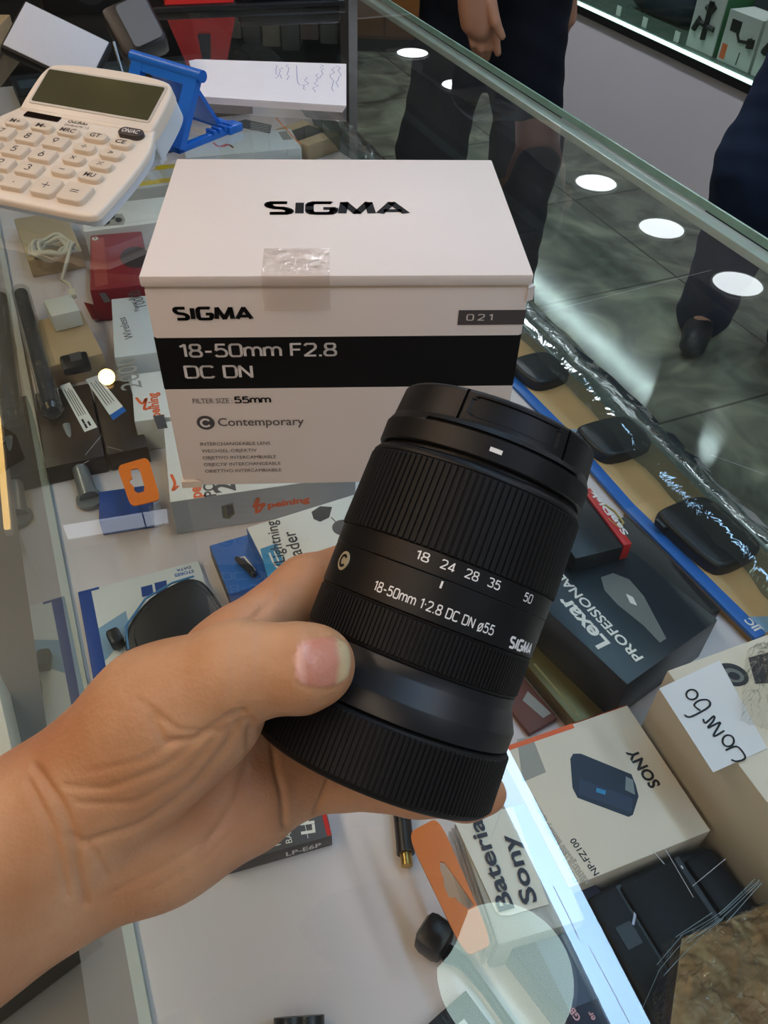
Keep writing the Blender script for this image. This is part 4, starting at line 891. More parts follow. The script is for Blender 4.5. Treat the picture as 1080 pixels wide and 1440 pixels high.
# olive gold flat box beneath it
it = Item((812, 1019), (743, 937), -.138, ZS_)
it.box(0, it.w+50, -66, 0, 0, it.h-.3, 0, .5); it.quad([(4, -5, it.h-.2), (it.w, -5, it.h-.2), (it.w, -3.6, it.h-.2), (4, -3.6, it.h-.2)], 1)
it.make('flat_gold_box', 'flat olive-gold box under the black-navy carton', 'box', [GOLD, mat('printed_pale_gold', 'a99f6a', .4, .4)])
# red-brown leaflet card
it = Item((795, 1003), (742, 940), -.146, ZS_)
it.box(0, it.w+30, 6, 26, 0, it.h, 0, .3); it.ppoly([(735, 985), (742, 972), (775, 1003), (764, 1010)], 1)
it.make('brown_card_box', 'narrow reddish brown box between the lens and the flat gold box', 'box', [mat('red_brown_card', '6b3a2a', .5, .4), GREYP])
# red-ended memory card pack
it = Item((889, 764), (830, 686), -.088, -.1012)
it.box(0, it.w, 0, 5.5, 0, it.h, 1, .4); it.box(0, it.w, 5.6, 38, 0, it.h-1, 0, .5)
it.ptext('SanDisk', (884, 751), (834, 689), 3.6, 2, .03)
it.tube([it.L((843, 715), -.094).tolist()+[it.h-.6], it.L((862, 728), -.094).tolist()+[it.h-.6], it.L((874, 744), -.094).tolist()+[it.h-.6], it.L((866, 750), -.094).tolist()+[it.h-.6], it.L((852, 738), -.094).tolist()+[it.h-.6]], .8, 6, 3)
it.make('memory_card_pack', 'small black pack with a bright red end beside the lens hood', 'pack', [CASEK, REDC, WHT, mat('pale_gold_ink', 'b6a765', .4, .4)])
it = Item((1058, 898), (884, 724), -.139, ZS_); it.box(26, it.w, 1.5, 40, 0, it.h, 0, .5)
it.make('flat_black_box', 'flat black box between the black-navy carton and the blue-striped card', 'box', [CASEK])
# kraft carded cases
def round_case(b, pts, z0, z1, mi, r): b.prism(sm(pts, 2), z0, z1, mi, r=r)
def case_card(pf, pn, zt, wid, label, hollow, far=0, txt=True):
    """kraft card lying flat, blue stripe along its near edge; pf far corner, pn near corner of that edge"""
    it = Item(pf, pn, zt, ZS_); L_ = it.w
    it.box(-far, L_, 0, wid, 0, it.h, 0, .4)
    it.box(-far, L_+.2, -.3, 9, it.h-3, it.h+.15, 1, .3); it.box(-far, L_-.2, -.25, 1, 0, it.h-3.2, 4)
    ca = L_*.50; root_mats = [KRAFT, BLUEC, BLUED, KK, mat('kraft_dark_edge', '8a6a40', .6, .3), WHT]
    if txt:
        it.text('JJC', (L_-3, 1.8, it.h+.15), (0, 1, 0), (-1, 0, 0), 5, 11, 5, .03) if False else it.text('JJC', (L_-2.5, 8.2, it.h+.2), (-1, 0, 0), (0, -1, 0), 4.8, 11, 5, .03)
        it.text('CARD CASE', (L_-6, 40, it.h), (0, -1, 0), (-1, 0, 0), 3.2, 24, 3, .01) if False else it.text('CARD CASE', (L_-10, 44, it.h), (0, -1, 0), (1, 0, 0), 3.2, 22, 3, .02)
    it.quad([(12, 30, it.h+.12), (18, 30, it.h+.12), (18, 36, it.h+.12), (12, 36, it.h+.12)], 2); it.quad([(12, 38, it.h+.12), (18, 38, it.h+.12), (18, 44, it.h+.12), (12, 44, it.h+.12)], 2)
    it.add([(L_-.3, 9, it.h+.1), (L_-.3, 40, it.h+.1), (L_-14, 9, it.h+.1)], [(0, 1, 2)], 6)
    t = it.root('carded_case', label, 'carded case', 'kraft carded cases'); it.build('card', root_mats+[BLUEL], t)
    b = MB(); c0, c1 = hollow[0], hollow[1]
    pts = [(c0, 13), (c0+6, 8), (c1-8, 9), (c1, 18), (c1-2, wid-11), (c1-10, wid-5), (c0+10, wid-5), (c0, wid-13)]
    round_case(b, pts, it.h+.2, it.h+10, 0, 3.5); b.box(c0+6, c0+16, 5.5, 10, it.h+2, it.h+8, 0, 1.5)
    b.build('case', [CASEK], t)
    return t
case_card((880, 716), (1062, 897), -.143, 62, 'kraft carded black case with a blue stripe, beside the tall cream carton', (16, 80))
case_card((800, 625), (905, 745), -.146, 64, 'kraft carded black case with a blue stripe, behind the red-ended pack', (-10, 34), 12)
case_card((700, 520), (800, 622), -.148, 56, 'kraft carded black case nearest the lens carton by the shelf edge', (0, 44), 40, False)

# white carded black case with a blue edge by the sliding glass
it = Item((110, 833), (279, 788), -.146, ZS_); W = it.w
it.box(0, W, -98, 0, 0, it.h, 0, .4)
it.box(-.2, 8, -98, .2, it.h-2, it.h+.2, 1, .3); it.quad([(8, 0, it.h+.15), (13, 0, it.h+.15), (13, -2, it.h+.15), (8, -2, it.h+.15)], 1)
for c in (((198, 826), (214, 822), (216, 836), (200, 840)), ((217, 820), (234, 816), (236, 832), (220, 836))): it.ppoly(c, 1)
it.ptext('STORES', (272, 801), (245, 808), 2.6, 2, .02); it.ptext('DATA', (268, 796), (248, 801), 2.2, 1, .02)
it.add([(8, -60, it.h+.12), (8, -34, it.h+.12), (26, -26, it.h+.12), (26, -44, it.h+.12)], [(0, 3, 2, 1)], 3)
t = it.root('carded_case', 'white carded black case with a blue edge beside the forearm', 'carded case'); it.build('card', [WHITEB, BLUED, BLUEC, BLUEL], t)
b = MB(); M_ = Matrix.Translation((17, -41, it.h+.2)) @ Matrix.Rotation(math.radians(12), 4, 'Z')
b.prism(sm([(0, -62), (60, -62), (63, -6), (56, 7), (44, 8), (24, 5), (4, -10), (-2, -28)]), 0, 13, 0, M_, r=4)
b.prism(sm([(6, -56), (56, -56), (59, -10), (53, -1), (42, 2), (25, -1), (9, -13), (5, -28)]), 12.9, 14.3, 0, M_, r=1)
b.tube([tuple((M_ @ Vector(p))[:]) for p in ((1, -26, 12), (6, -9, 12.2), (24, 4.5, 12.4), (43, 7.5, 12.4), (57, 5.6, 12))], .8, 6, 1)
b.build('case', [CASEK, mat('blue_trim', '4f86b8', .4, .5)], t)
b = MB(); b.box(-6, 2, -16, -4, 2, 11, 0, 2, M_); b.build('latch', [CASEK], t)

# row of power bank cartons
def bank(pa, pb, y0, y1, zt, label, deco, mats):
    it = Item(pa, pb, zt, ZS_); it.box(0, it.w, y0, y1, 0, it.h, 0, .5); deco(it); return it.make('power_bank_carton', label, 'carton', mats, 'power bank cartons')
def deco1(it):
    w_ = it.w; F = lambda x, z: (x, -.3, z)
    it.quad([F(.2, 0), F(w_-.2, 0), F(w_-.2, it.h), F(.2, it.h)], 2)
    stroke_o = (0, -.5, 0)
    it.text('peining', (w_*.505, -.5, it.h*.40), (1, 0, 0), (0, 0, 1), 5.6, w_*.235, 1, .04)
    it.stroke([(w_*.43, it.h*.5), (w_*.46, it.h*.75), (w_*.44, it.h*.3), (w_*.49, it.h*.55), (w_*.45, it.h*.5)], 2.2, stroke_o, (1, 0, 0), (0, 0, 1), 1)
    it.quad([F(w_*.255, it.h*.30), F(w_*.29, it.h*.22), F(w_*.325, it.h*.36), F(w_*.322, it.h*.72), F(w_*.258, it.h*.66)], 3)
    it.quad([(w_*.285, -.5, it.h*.28), (w_*.32, -.5, it.h*.40), (w_*.315, -.5, it.h*.66), (w_*.283, -.5, it.h*.66)], 4)
    it.ptext('peining', (284, 699), (277, 655), None, 1, .03); it.ptext('POWER', (304, 697), (296, 645), None, 4, .02); it.ptext('20000', (331, 690), (318, 625), None, 4, .03)
    it.stroke([it.L((241, 668)), it.L((246, 680)), it.L((243, 690)), it.L((250, 684))], 2, (0, 0, it.h), (1, 0, 0), (0, 1, 0), 1)
    it.ppoly([(215, 585), (230, 583), (236, 602), (222, 604)], 4)
bank((239, 706), (500, 668), 0, 88, -.119, 'white power bank carton right under the lens carton with orange lettering on its front', deco1, [WHITEB, ORC, mat('printed_cool_grey', 'a9b0b8', .45, .4), mat('seal_gold', '8f8a35', .4, .4), GREYC])
def deco2(it):
    it.ptext('2000', (200, 545), (189, 502), None, 1, .0); it.ptext('peining', (226, 586), (220, 552), None, 2, .03)
    it.pstroke([(192, 560), (200, 568), (206, 560), (203, 576), (212, 572)], 2.2, 2)
bank((189, 593), (300, 578), 0, 62, -.121, 'white power bank carton in the middle of the row, grey numerals on top', deco2, [WHITEB, GREYP, ORC])
def deco3(it):
    it.ptext('Power Bank', (197, 437), (184, 412), None, 1, .0); it.ptext('10000', (206, 430), (196, 408), None, 1, .0); it.ptext('Wireless', (188, 476), (176, 446), None, 1, .0)
    it.ppoly([(138, 411), (147, 410), (156, 424), (147, 426)], 1)
bank((161, 503), (300, 486), 0, 95, -.121, 'pale power bank carton at the far end of the row, next to the red pouch', deco3, [mat('pale_grey_carton', 'cfd6d8', .4, .4, var=.03), GREYC])
# white card reader box
it = Item((347, 742), (502, 694), -.126, ZS_); W = it.w
it.box(0, W, -95, 0, 0, it.h, 0, .5)
it.ptext('A/Lightning', (405, 808), (388, 732), None, 1, .01); it.ptext('Reader', (432, 800), (414, 746), None, 1, .01)
it.quad([(-.2, -95, 0), (-.2, -95, it.h), (-.2, 0, it.h), (-.2, 0, 0)], 3)
it.ppoly([(366, 772), (389, 764), (402, 800), (376, 812)], 2); it.pstroke([(379, 778), (386, 794), (392, 799)], 1.3, 0); it.pstroke([(386, 776), (392, 790)], 1, 0)
it.ppoly([(438, 720), (450, 712), (467, 713), (463, 728), (450, 734), (441, 730)], 1); it.ppoly(ell((482, 742), 15, 11), 4); it.pstroke([(466, 728), (474, 736)], .8, 4)
it.make('card_reader_box', 'white and blue card reader box half under the hand', 'box', [WHITEB, KK, CYAN, BLUEC, GREYC])
it = Item((322, 836), (380, 818), -.138, ZS_)
it.box(0, it.w, 0, 46, 0, it.h, 0, .5); it.quad([(-.2, 0, 0), (-.2, 0, it.h), (-.2, 46, it.h), (-.2, 46, 0)], 1)
t = it.root('blue_hang_pack', 'blue pack with a black earphone in it, beside the card reader box', 'pack'); it.build('card', [BLUEC, KK], t)
b = MB(); l0 = it.L((343, 800)); b.tube([(l0[0]-2, l0[1]+9, it.h+2), (l0[0], l0[1]+2, it.h+3.5), (l0[0]+3, l0[1]-4, it.h+2.5), (l0[0]+4, l0[1]-10, it.h+2)], [1.6, 2.4, 2.6, 2], 10, 0); b.tube([(l0[0]-2, l0[1]+9, it.h+2), (l0[0]+3, l0[1]+8, it.h+2), (l0[0]+6, l0[1]-6, it.h+2)], .7, 6, 1)
b.build('earphone', [CASEK, WHT], t)

# dark battery carton below the hand
it = Item((318, 1217), (467, 1175), -.1385, ZS_); W = it.w
it.box(0, W, 0, 38, 0, it.h, 0, .5)
it.text('LP-E6P', (W*.55, -.15, 3.2), (1, 0, 0), (0, 0, 1), 4.6, W*.34, 1, .02, nrm=.2)
it.ptext('LP-E6P', (443, 1171), (435, 1100), None, 1, .03); it.ptext('BATTERY', (411, 1185), (405, 1135), None, 1, .0); it.ptext('PACK', (395, 1188), (389, 1158), None, 1, 0)
it.quad([(W-2.4, .3, it.h+.1), (W-.2, .3, it.h+.1), (W-.2, 38, it.h+.1), (W-2.4, 38, it.h+.1)], 2); it.quad([(W+.15, 5, 4), (W+.15, 38, 4), (W+.15, 38, it.h), (W+.15, 5, it.h)], 2)
it.quad([(W-12, 2, it.h+.1), (W-11.7, 2, it.h+.1), (W-11.7, 30, it.h+.1), (W-12, 30, it.h+.1)], 1)
it.make('grey_battery_carton', 'dark grey battery carton with white lettering and a red edge under the palm', 'carton', [GREYC, WHT, REDC])

# orange hang tab on a blue blister card by the power banks
it = Item((139, 733), (213, 722), -.136, ZS_)
it.box(0, it.w, 0, 30, 0, it.h, 0, .5)
t = it.root('blue_blister_pack', 'blue blister pack with an orange hang tab beside the power bank cartons', 'pack'); it.build('card', [BLUED], t)
b = Item((184, 712), (226, 702), -.115, -.116); q4 = [b.L(p) for p in ((184, 712), (226, 702), (208, 642), (164, 655))]; cx = sum(p[0] for p in q4)/4; cy = sum(p[1] for p in q4)/4
outer = sm([tuple(p) for p in q4], 2) if False else None
def tab(bi, corners, hole, th, mi, rc=.18):
    """rounded tab with a hanging slot cut through it"""
    bm = bmesh.new(); C4 = np.array(corners); pts = []
    for i in range(4):
        p, a, c = C4[i], C4[i-1], C4[(i+1) % 4]; da, dc = (a-p)*rc, (c-p)*rc
        for k in range(6): s_ = k/5; pts.append(p+da*(1-s_)**2+dc*s_**2)
    loops = []
    for z in (0, th):
        vo = [bm.verts.new((x, y, z)) for x, y in pts]; vh = [bm.verts.new((x, y, z)) for x, y in hole]; loops.append((vo, vh))
        eo = [bm.edges.new((vo[i], vo[(i+1) % len(vo)])) for i in range(len(vo))]; eh = [bm.edges.new((vh[i], vh[(i+1) % len(vh)])) for i in range(len(vh))]
        bmesh.ops.triangle_fill(bm, edges=eo+eh, use_beauty=True)
    for k in (0, 1):
        lo, hi = loops[0][k], loops[1][k]
        for i in range(len(lo)): bm.faces.new((lo[i], lo[(i+1) % len(lo)], hi[(i+1) % len(lo)], hi[i]))
    bmesh.ops.recalc_face_normals(bm, faces=bm.faces[:]); bi.bm(bm, mi)
hole = [b.L(p) for p in ((184, 660), (193, 658), (197, 662), (203, 684), (202, 691), (194, 693), (189, 690), (188, 684), (182, 678), (183, 674), (186, 672), (184, 666))]
tab(b, q4, hole, .8, 0)
o = b.build('hang_tab', [ORTAB], loc=b.loc, rz=b.rz); o.parent = t; o.matrix_parent_inverse = (Matrix.Translation(t.location) @ Matrix.Rotation(it.rz, 4, 'Z')).inverted()
o['label'] = 'orange hang tab'
b = Item((195, 715), (224, 705), -.1165, -.15); b.box(6, it.w*.40, -1.2, -.6, 12, b.h-.6, 0); o = b.build('stalk', [CLR], loc=b.loc, rz=b.rz); o.parent = t; o.matrix_parent_inverse = (Matrix.Translation(t.location) @ Matrix.Rotation(it.rz, 4, 'Z')).inverted()

# dark cartons with white stickers
def sticker_box(pa, pb, x0, x1, y0, y1, zt, sticker, label, blue=False):
    it = Item(pa, pb, zt, ZS_); it.box(x0, x1, y0, y1, 0, it.h, 0, .8)
    t = it.root('dark_carton', label, 'carton', 'dark stickered cartons'); it.build('body', [BRN], t)
    s = Item(pa, pb, zt, ZS_); s.ppoly(sticker, 0, lift=.25)
    q_ = [np.array(p, float) for p in sticker]      # tl, tr, br, bl in the photo
    for k in range(4):
        u = .22+k*.18; a_ = q_[3]*(1-u)+q_[2]*u; c_ = q_[0]*(1-u)+q_[1]*u
        s.pstroke([a_+(c_-a_)*.32, a_+(c_-a_)*(.9-.05*(k % 2))], .55, 1, lift=.4)
    if blue: s.ppoly([q_[3], q_[2], q_[2]*.88+q_[1]*.12, q_[3]*.88+q_[0]*.12], 2, lift=.35)
    else:
        for u, v in ((.3, .10), (.62, .12), (.3, .2)):
            a_ = (q_[3]*(1-u)+q_[2]*u); c_ = (q_[0]*(1-u)+q_[1]*u); s.pstroke([a_+(c_-a_)*(v-.04), a_+(c_-a_)*(v+.04)], 1.6, 1, lift=.4)
    s.build('sticker', [WHT, KK, BLUEC], t); return t
sticker_box((78, 600), (158, 582), -4, 0, 0, 0, -.118, ((84, 543), (98, 538), (137, 601), (119, 608)), '') if False else None
sticker_box((80, 655), (150, 640), -8, 34, 0, 96, -.134, ((84, 543), (98, 538), (137, 601), (119, 608)), 'dark brown carton with a white printed sticker nearest the sliding glass')
sticker_box((150, 640), (196, 630), .5, 30, 0, 92, -.134, ((120, 534), (137, 528), (178, 578), (159, 591)), 'dark brown carton whose white sticker has a blue end, beside the power banks', True)
# coiled cable, beige boxes, red pouch, phone boxes behind them
it = Item((52, 520), (112, 505), -.128, ZS_); it.box(4, 54, 0, 76, 0, it.h, 0, .6); it.make('beige_carton', 'beige carton under the coiled white cable', 'carton', [TAN])
it = Item((72, 445), (110, 436), -.112, -.1275); it.box(0, 24, 0, 30, 0, it.h, 0, 1); it.make('small_white_box', 'small white box beside the dangling cable plug', 'box', [WHITEB])
it = Item((88, 520), (122, 513), -.12, -.1275); it.box(0, 22, 0, 22, 0, it.h, 0, 2.2); it.ppoly([(97, 498), (113, 494), (116, 505), (100, 509)], 1); it.make('black_adapter', 'small black adapter in clear wrap on the beige carton', 'adapter', [CASEK, GREYC])
it = Item((60, 352), (110, 345), -.120, -.1275); b = MB(); rng = np.random.RandomState(11); c0 = it.L((72, 345)); pts = []
for k in range(190):
    a_ = k*.23; rx, ry = 17+4*math.sin(k*.11)+rng.uniform(-.6, .6), 17+4*math.cos(k*.07); pts.append((c0[0]+rx*math.cos(a_)+3*math.sin(k*.05), c0[1]+ry*math.sin(a_), it.h-6+2.2*math.sin(k*.9)+k*.035))
e = it.L((98, 400)); pts += [(e[0]-6, e[1]+10, it.h), (e[0], e[1], it.h), (e[0]+1, e[1]-12, it.h+1)]
t = it.root('white_cable', 'coiled off-white charging cable behind the dark cartons', 'cable')
it2 = MB().tube(pts, 1.75, 8); it2.build('cord', [mat('cable_white', 'd3cbb8', .5, .4)], t)
MB().box(e[0]-2.5, e[0]+4, e[1]-24, e[1]-11, it.h-2, it.h+2.5, 0, 1).build('plug', [mat('cable_white', 'd3cbb8', .5, .4)], t)
it = Item((126, 408), (206, 400), -.117, ZS_); it.box(0, it.w, 0, it.L((120, 331))[1], 0, it.h, 0, 2)
t = it.root('red_pouch', 'dark red zip pouch with a round dark print behind the power banks', 'pouch'); s = it
s.ppoly(ell((190, 362), 21, 15), 1); s.ppoly([(128, 336), (146, 334), (152, 400), (134, 404)], 2); s.build('body', [REDP, mat('pouch_print', '3a2f33', .5, .4), mat('pouch_pale_red', 'a0453f', .5, .4)], t)
b = MB(); l = s.L((134, 336)); b.cyl((l[0], l[1]-1, s.h), (l[0], l[1]-1, s.h+1.2), 3, n=20); b.cyl((l[0], l[1]-1, s.h+1.2), (l[0], l[1]-1, s.h+1.5), 1.2, n=12, mi=1); b.build('stud', [WHT, GREYC], t)
b = MB(); l = s.L((122, 405)); b.prism([(l[0]-9, l[1]+26), (l[0]+4, l[1]+16), (l[0]+3, l[1]-8), (l[0]-2, l[1]-3)], 3, 5, 0); b.build('flap', [REDP], t)
it = Item((118, 326), (236, 311), -.118, ZS_); it.box(0, it.w+30, 0, 60, 0, it.h, 0, .6)
it.prism([tuple(it.L(p)) for p in ((139, 310), (141, 303), (172, 301), (176, 309), (174, 316), (146, 318))], it.h, it.h+.5, 1)
for c in ((150, 313), (157, 306), (167, 310)): it.ppoly(ell(c, 5, 3.4), 2, lift=.7)
it.pstroke([(122, 322), (232, 306)], .5, 1)
it.make('phone_box', 'pale phone case box printed with three camera circles behind the red pouch', 'box', [WHITEB, GREYP, KK])
it = Item((176, 268), (250, 258), -.122, ZS_); it.box(0, it.w+30, 0, 50, 0, it.h, 0, .6); it.ppoly([(182, 264), (240, 256), (244, 249), (186, 257)], 1); it.ppoly([(215, 240), (250, 236), (252, 230), (220, 233)], 1)
it.make('yellow_edged_pack', 'flat white pack with yellow stripes behind the lens carton', 'pack', [mat('grey_white_pack', 'b9bdb8', .5, .4), mat('printed_yellow', 'c9b21f', .45, .4)])
it = Item((262, 222), (424, 208), -.125, ZS_); it.box(0, it.w, 0, 66, 0, it.h, 0, .6)
it.ppoly([(330, 172), (345, 168), (382, 176), (380, 188), (340, 180)], 1)
for k in range(5): it.pstroke([(352, 173+k*2.6), (381, 177.5+k*2.0)], .9, 0, lift=.3)
it.pstroke([(300, 201), (308, 206), (320, 203), (328, 208), (322, 204), (312, 207)], 2.6, 2); it.pstroke([(388, 166), (422, 203)], 1.8, 3); it.ppoly([(391, 186), (402, 184), (412, 196), (398, 197)], 4)
it.make('white_cable_pack', 'wide white accessory pack with an orange edge seen between paper stack and lens carton', 'pack', [WHITEB, GREYC, ORC, ORTAB, GREYP])
it = Item((425, 208), (475, 190), -.130, ZS_); it.box(10, 66, 0, 70, 0, it.h, 0, .6); it.quad([(4, 20, it.h+.1), (60, 20, it.h+.1), (60, 52, it.h+.1), (4, 52, it.h+.1)], 1)
it.make('tan_carton', 'tan carton with a dark panel near the paper stack', 'carton', [TAN, mat('printed_umber', '3a322c', .5, .4)])
rs = np.random.RandomState(21); dk = ['27282b', '3a3330', '222a33', '4a3f36', '2d2b2a', '39424a', '1f2022', '544738']
for i in (0, 1, 2, 3, 4, 5, 7, 8):
    uu, vv = 1.085+.108*(i % 3), -.02+.105*(i//3)
    p = nu(vv+.03, uu, ZS_); b = MB(); w_, d_, h_ = rs.uniform(70, 92), rs.uniform(80, 98), rs.uniform(18, 46)
    b.box(0, w_, 0, d_, 0, h_, 0, .8); b.box(6, w_-6, d_*.3, d_*.7, h_, h_+.4, 1)
    o = b.build('boxed_accessory', [mat('dark_accessory_'+str(i % 8), dk[i % 8], .45, .4), mat('accessory_label_'+str(i % 3), ('6a6a66', '51483c', '40525e')[i % 3], .5, .4)], loc=p, rz=RZ_N+rs.uniform(-.06, .06))
    tag(o, 'dark boxed accessory packed on the far shelf beyond the paper stack', 'box', 'dark boxes on the far shelf')

# right-hand end: charger, packs, film
it = Item((825, 1256), (1003, 1172), -.112, ZS_); W = it.w
b = it; b.prism(sm([(0, -128), (W-8, -128), (W+1, -120), (W+1, -6), (W-6, 1), (4, 1), (0, -3)], 1), 0, it.h-7, 0, r=3)
for x in (.235, .70): b.box(W*x, W*x+2.6, -100+(40 if x > .5 else 0), -1, it.h-7.2, it.h-6.8, 1)
b.box(W*.25, W*.68, -110, -2, it.h-9, it.h-4.5, 0, 1.6); b.box(W*.74, W-3, -62, -4, it.h-9, it.h-4, 0, 2)
b.box(6, 14, -26, -16, it.h-7, it.h-6.6, 1)
t = it.root('battery_charger', 'large black battery charger in front of the cream cartons', 'charger'); it.build('body', [mat('charger_black', '090c11', .5, .25, var=.08), BLACK], t)
b = MB(); M_ = it.h-3.4; l = it.L((898, 1275)); b.stroke([(l[0]-4, l[1]-4), (l[0], l[1]), (l[0]+1, l[1]+3), (l[0]+5, l[1]+2.5), (l[0]+10, l[1]+6)], 1.1, (0, 0, M_-2.8), (1, 0, 0), (0, 1, 0)); b.build('white_mark', [mat('pale_thread', 'b8c0dc', .6, .3)], t)
# orange hang-tab battery pack and its note
it = Item((655, 1345), (697, 1325), -.108, -.1095)
q4 = [it.L(p) for p in ((655, 1345), (694, 1327), (617, 1148), (572, 1172))]; L4 = [q4[0], q4[1], q4[2], q4[3]]
hole = [it.L(p) for p in ((619, 1211), (625, 1212), (634, 1224), (663, 1266), (667, 1272), (659, 1278), (645, 1268), (640, 1262), (632, 1262), (625, 1248), (624, 1236), (619, 1222))]
tab(it, q4, hole, 1.2, 0, .22)
t = it.root('battery_blister', 'battery blister pack with a long orange hang tab and a paper note', 'pack'); it.build('hang_tab', [mat('amber_tab', 'd06f0a', .35, .45)], t)['label'] = 'orange hang tab'
b = Item((700, 1330), (640, 1152), -.116, ZS_); b.box(0, b.w, -42, 0, 0, b.h, 0, 2)
for k in range(3): b.box(2, b.w-2, .2+k*1.2, 1.0+k*1.2, 4, b.h-1-k*3, 1, .2)
o = b.build('clear_tray', [mat('blister_grey', 'a5a49c', .35, .5, var=.08), CLR], loc=b.loc, rz=b.rz); o.parent = t; o.matrix_parent_inverse = (Matrix.Translation(t.location) @ Matrix.Rotation(it.rz, 4, 'Z')).inverted()
it = Item((700, 1285), (652, 1148), -.1145, -.1155); it.prism([tuple(it.L(p)) for p in ((697, 1280), (703, 1286), (715, 1287), (772, 1271), (722, 1134), (638, 1152))], 0, .5, 0)
it.ptext('Bateria', (723, 1277), (676, 1150), 7.2, 1, .022, lift=.25); it.ptext('Sony', (756, 1268), (722, 1172), 7.2, 1, .022, lift=.25)
it.make('paper_note', 'white note in thick brush lettering on the battery blister pack', 'paper note', [mat('note_cream', 'd8d6cb', .6, .3), mat('brush_ink', '2c2c3a', .5, .4)])
# adapter jack
it = Item((566, 1140), (573, 1212), -.14, ZS_); t = it.root('dc_plug', 'black plug with a gold tip lying beside the orange hang tab', 'plug')
MB().cyl((-20, 0, 5), (it.w-6, 0, 5), 4.6, n=20).build('body', [CASEK], t); MB().cyl((it.w-6, 0, 5), (it.w, 0, 5), 3.0, n=16).build('tip', [mat('brass_tip', 'b99a58', .3, .5, 1)], t)
# black plug with cable
it = Item((598, 1300), (640, 1330), -.132, ZS_); W = it.w; t = it.root('cable_plug', 'black cable with a chunky plug beside the battery blister pack', 'cable')
MB().box(-2, W*.8, -8, 9, 1, 17, 0, 4).build('plug', [CASEK], t)
p0 = it.L((632, 1332)); P2 = [(*p0, 9)]+[(*it.L(c, -.143), 4) for c in ((652, 1350), (684, 1390), (712, 1430), (740, 1470))]
MB().tube(P2, [4.2, 3.4, 2.2, 2.2, 2.2], 10).build('cord', [CASEK], t)
# dark card reader box at the bottom edge
it = Item((830, 1480), (700, 1312), -.126, ZS_); W = it.w
it.box(-6, W-2, -52, -1, 0, it.h-.4, 0, 1.0); it.ptext('GB', (817, 1432), (806, 1416), None, 1, .03); it.ptext('er', (838, 1433), (832, 1421), None, 1, .02); it.ppoly([(745, 1310), (800, 1292), (850, 1400), (800, 1420)], 2)
it.make('navy_reader_box', 'dark navy box with pink lettering below the battery blister pack', 'box', [mat('navy_carton', '1b1f38', .35, .5), mat('printed_pink', 'd8a3ae', .5, .4), mat('printed_slate', '3d4a63', .4, .4)])
it = Item((590, 1450), (655, 1392), -.143, ZS_); it.box(-10, it.w, -52, 0, 0, it.h, 0, .5); it.quad([(0, -40, it.h+.1), (it.w-8, -40, it.h+.1), (it.w-8, -8, it.h+.1), (0, -8, it.h+.1)], 1)
it.ptext('USB', (628, 1441), (648, 1424), None, 0, .03, lift=.3)
it.make('usb_pack', 'black-edged white cable pack at the bottom beside the cable', 'pack', [CASEK, mat('printed_pale_grey', 'c3c6c4', .45, .4)])
it = Item((385, 1445), (455, 1440), -.135, ZS_); t = it.root('black_dongle', 'black dongle with two round caps on the bare white shelf', 'dongle'); W = it.w
MB().box(0, W, -14, 2, .2, 10, 0, 3).build('body', [CASEK], t)
for x in (W*.3, W*.68): MB().cyl((x, -2, 7), (x, 5, 9), 7, n=24).build('cap', [CASEK], t)
# crumpled clear film
def film(name, label, cat, pts_, z0, hgt, seed, under=None):
    it = Item(pts_[0], pts_[1], z0, ZS_); a, b_, c, d = [it.L(p, z0) for p in pts_]; r = np.random.RandomState(seed); n = 34; vs = []
    ph = r.uniform(0, 6, 12)
    for i in range(n+1):
        for j in range(n+1):
            u, v = i/n, j/n; p = (a*(1-u)+b_*u)*(1-v)+(d*(1-u)+c*u)*v; e = min(u, 1-u, v, 1-v)
            h_ = hgt*min(1, (e*5))**.5*(.72+.28*(abs(math.sin(9*u+5*v+ph[0]))+abs(math.sin(13*v-7*u+ph[1]))-abs(math.sin(21*u+17*v+ph[2]))))+r.uniform(-1.0, 1.0)
            vs.append((p[0]+r.uniform(-.8, .8), p[1]+r.uniform(-.8, .8), it.h+max(h_, .3)))
    t = it.root(name, label, cat)
    m = MB(); m.add(vs, [(i*(n+1)+j, (i+1)*(n+1)+j, (i+1)*(n+1)+j+1, i*(n+1)+j+1) for i in range(n) for j in range(n)], 0, False); m.build('plastic_film', [FILM], t)
    if under: 
        m = MB(); C4 = np.array([a, b_, c, d]); ce = C4.mean(0); m.prism([tuple(ce+(p-ce)*.86) for p in C4], it.h+.2, it.h+max(hgt*.6, 2), 0, r=2); m.build('content', [under], t)
    return t
_f = film('wrapped_parcel', 'dark brown parcel in crinkled clear film at the charger', 'parcel', ((905, 1500), (1150, 1480), (1130, 1250), (930, 1330)), -.10, 26, 5, mat('parcel_brown', '6b4d28', .28, .6, .65, var=.5, vscale=70, bump=.9, bscale=60))
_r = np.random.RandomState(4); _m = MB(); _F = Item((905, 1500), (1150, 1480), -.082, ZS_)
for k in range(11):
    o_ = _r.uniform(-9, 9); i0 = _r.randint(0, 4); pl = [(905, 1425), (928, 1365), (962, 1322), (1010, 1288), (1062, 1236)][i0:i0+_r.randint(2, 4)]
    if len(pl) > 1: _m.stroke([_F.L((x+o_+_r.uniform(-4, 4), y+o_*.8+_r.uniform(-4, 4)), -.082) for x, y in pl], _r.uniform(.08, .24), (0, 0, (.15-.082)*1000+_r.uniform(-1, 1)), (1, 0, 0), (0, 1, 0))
_m.build('film_fold', [mat('film_fold_white', '7d8b8f', .3, .6)], None, loc=_F.loc, rz=_F.rz); _e = bpy.context.scene.collection.objects[-1]; _e.parent = _f; _e.matrix_parent_inverse = (Matrix.Translation(_f.location) @ Matrix.Rotation(_f.rotation_euler.z, 4, 'Z')).inverted()
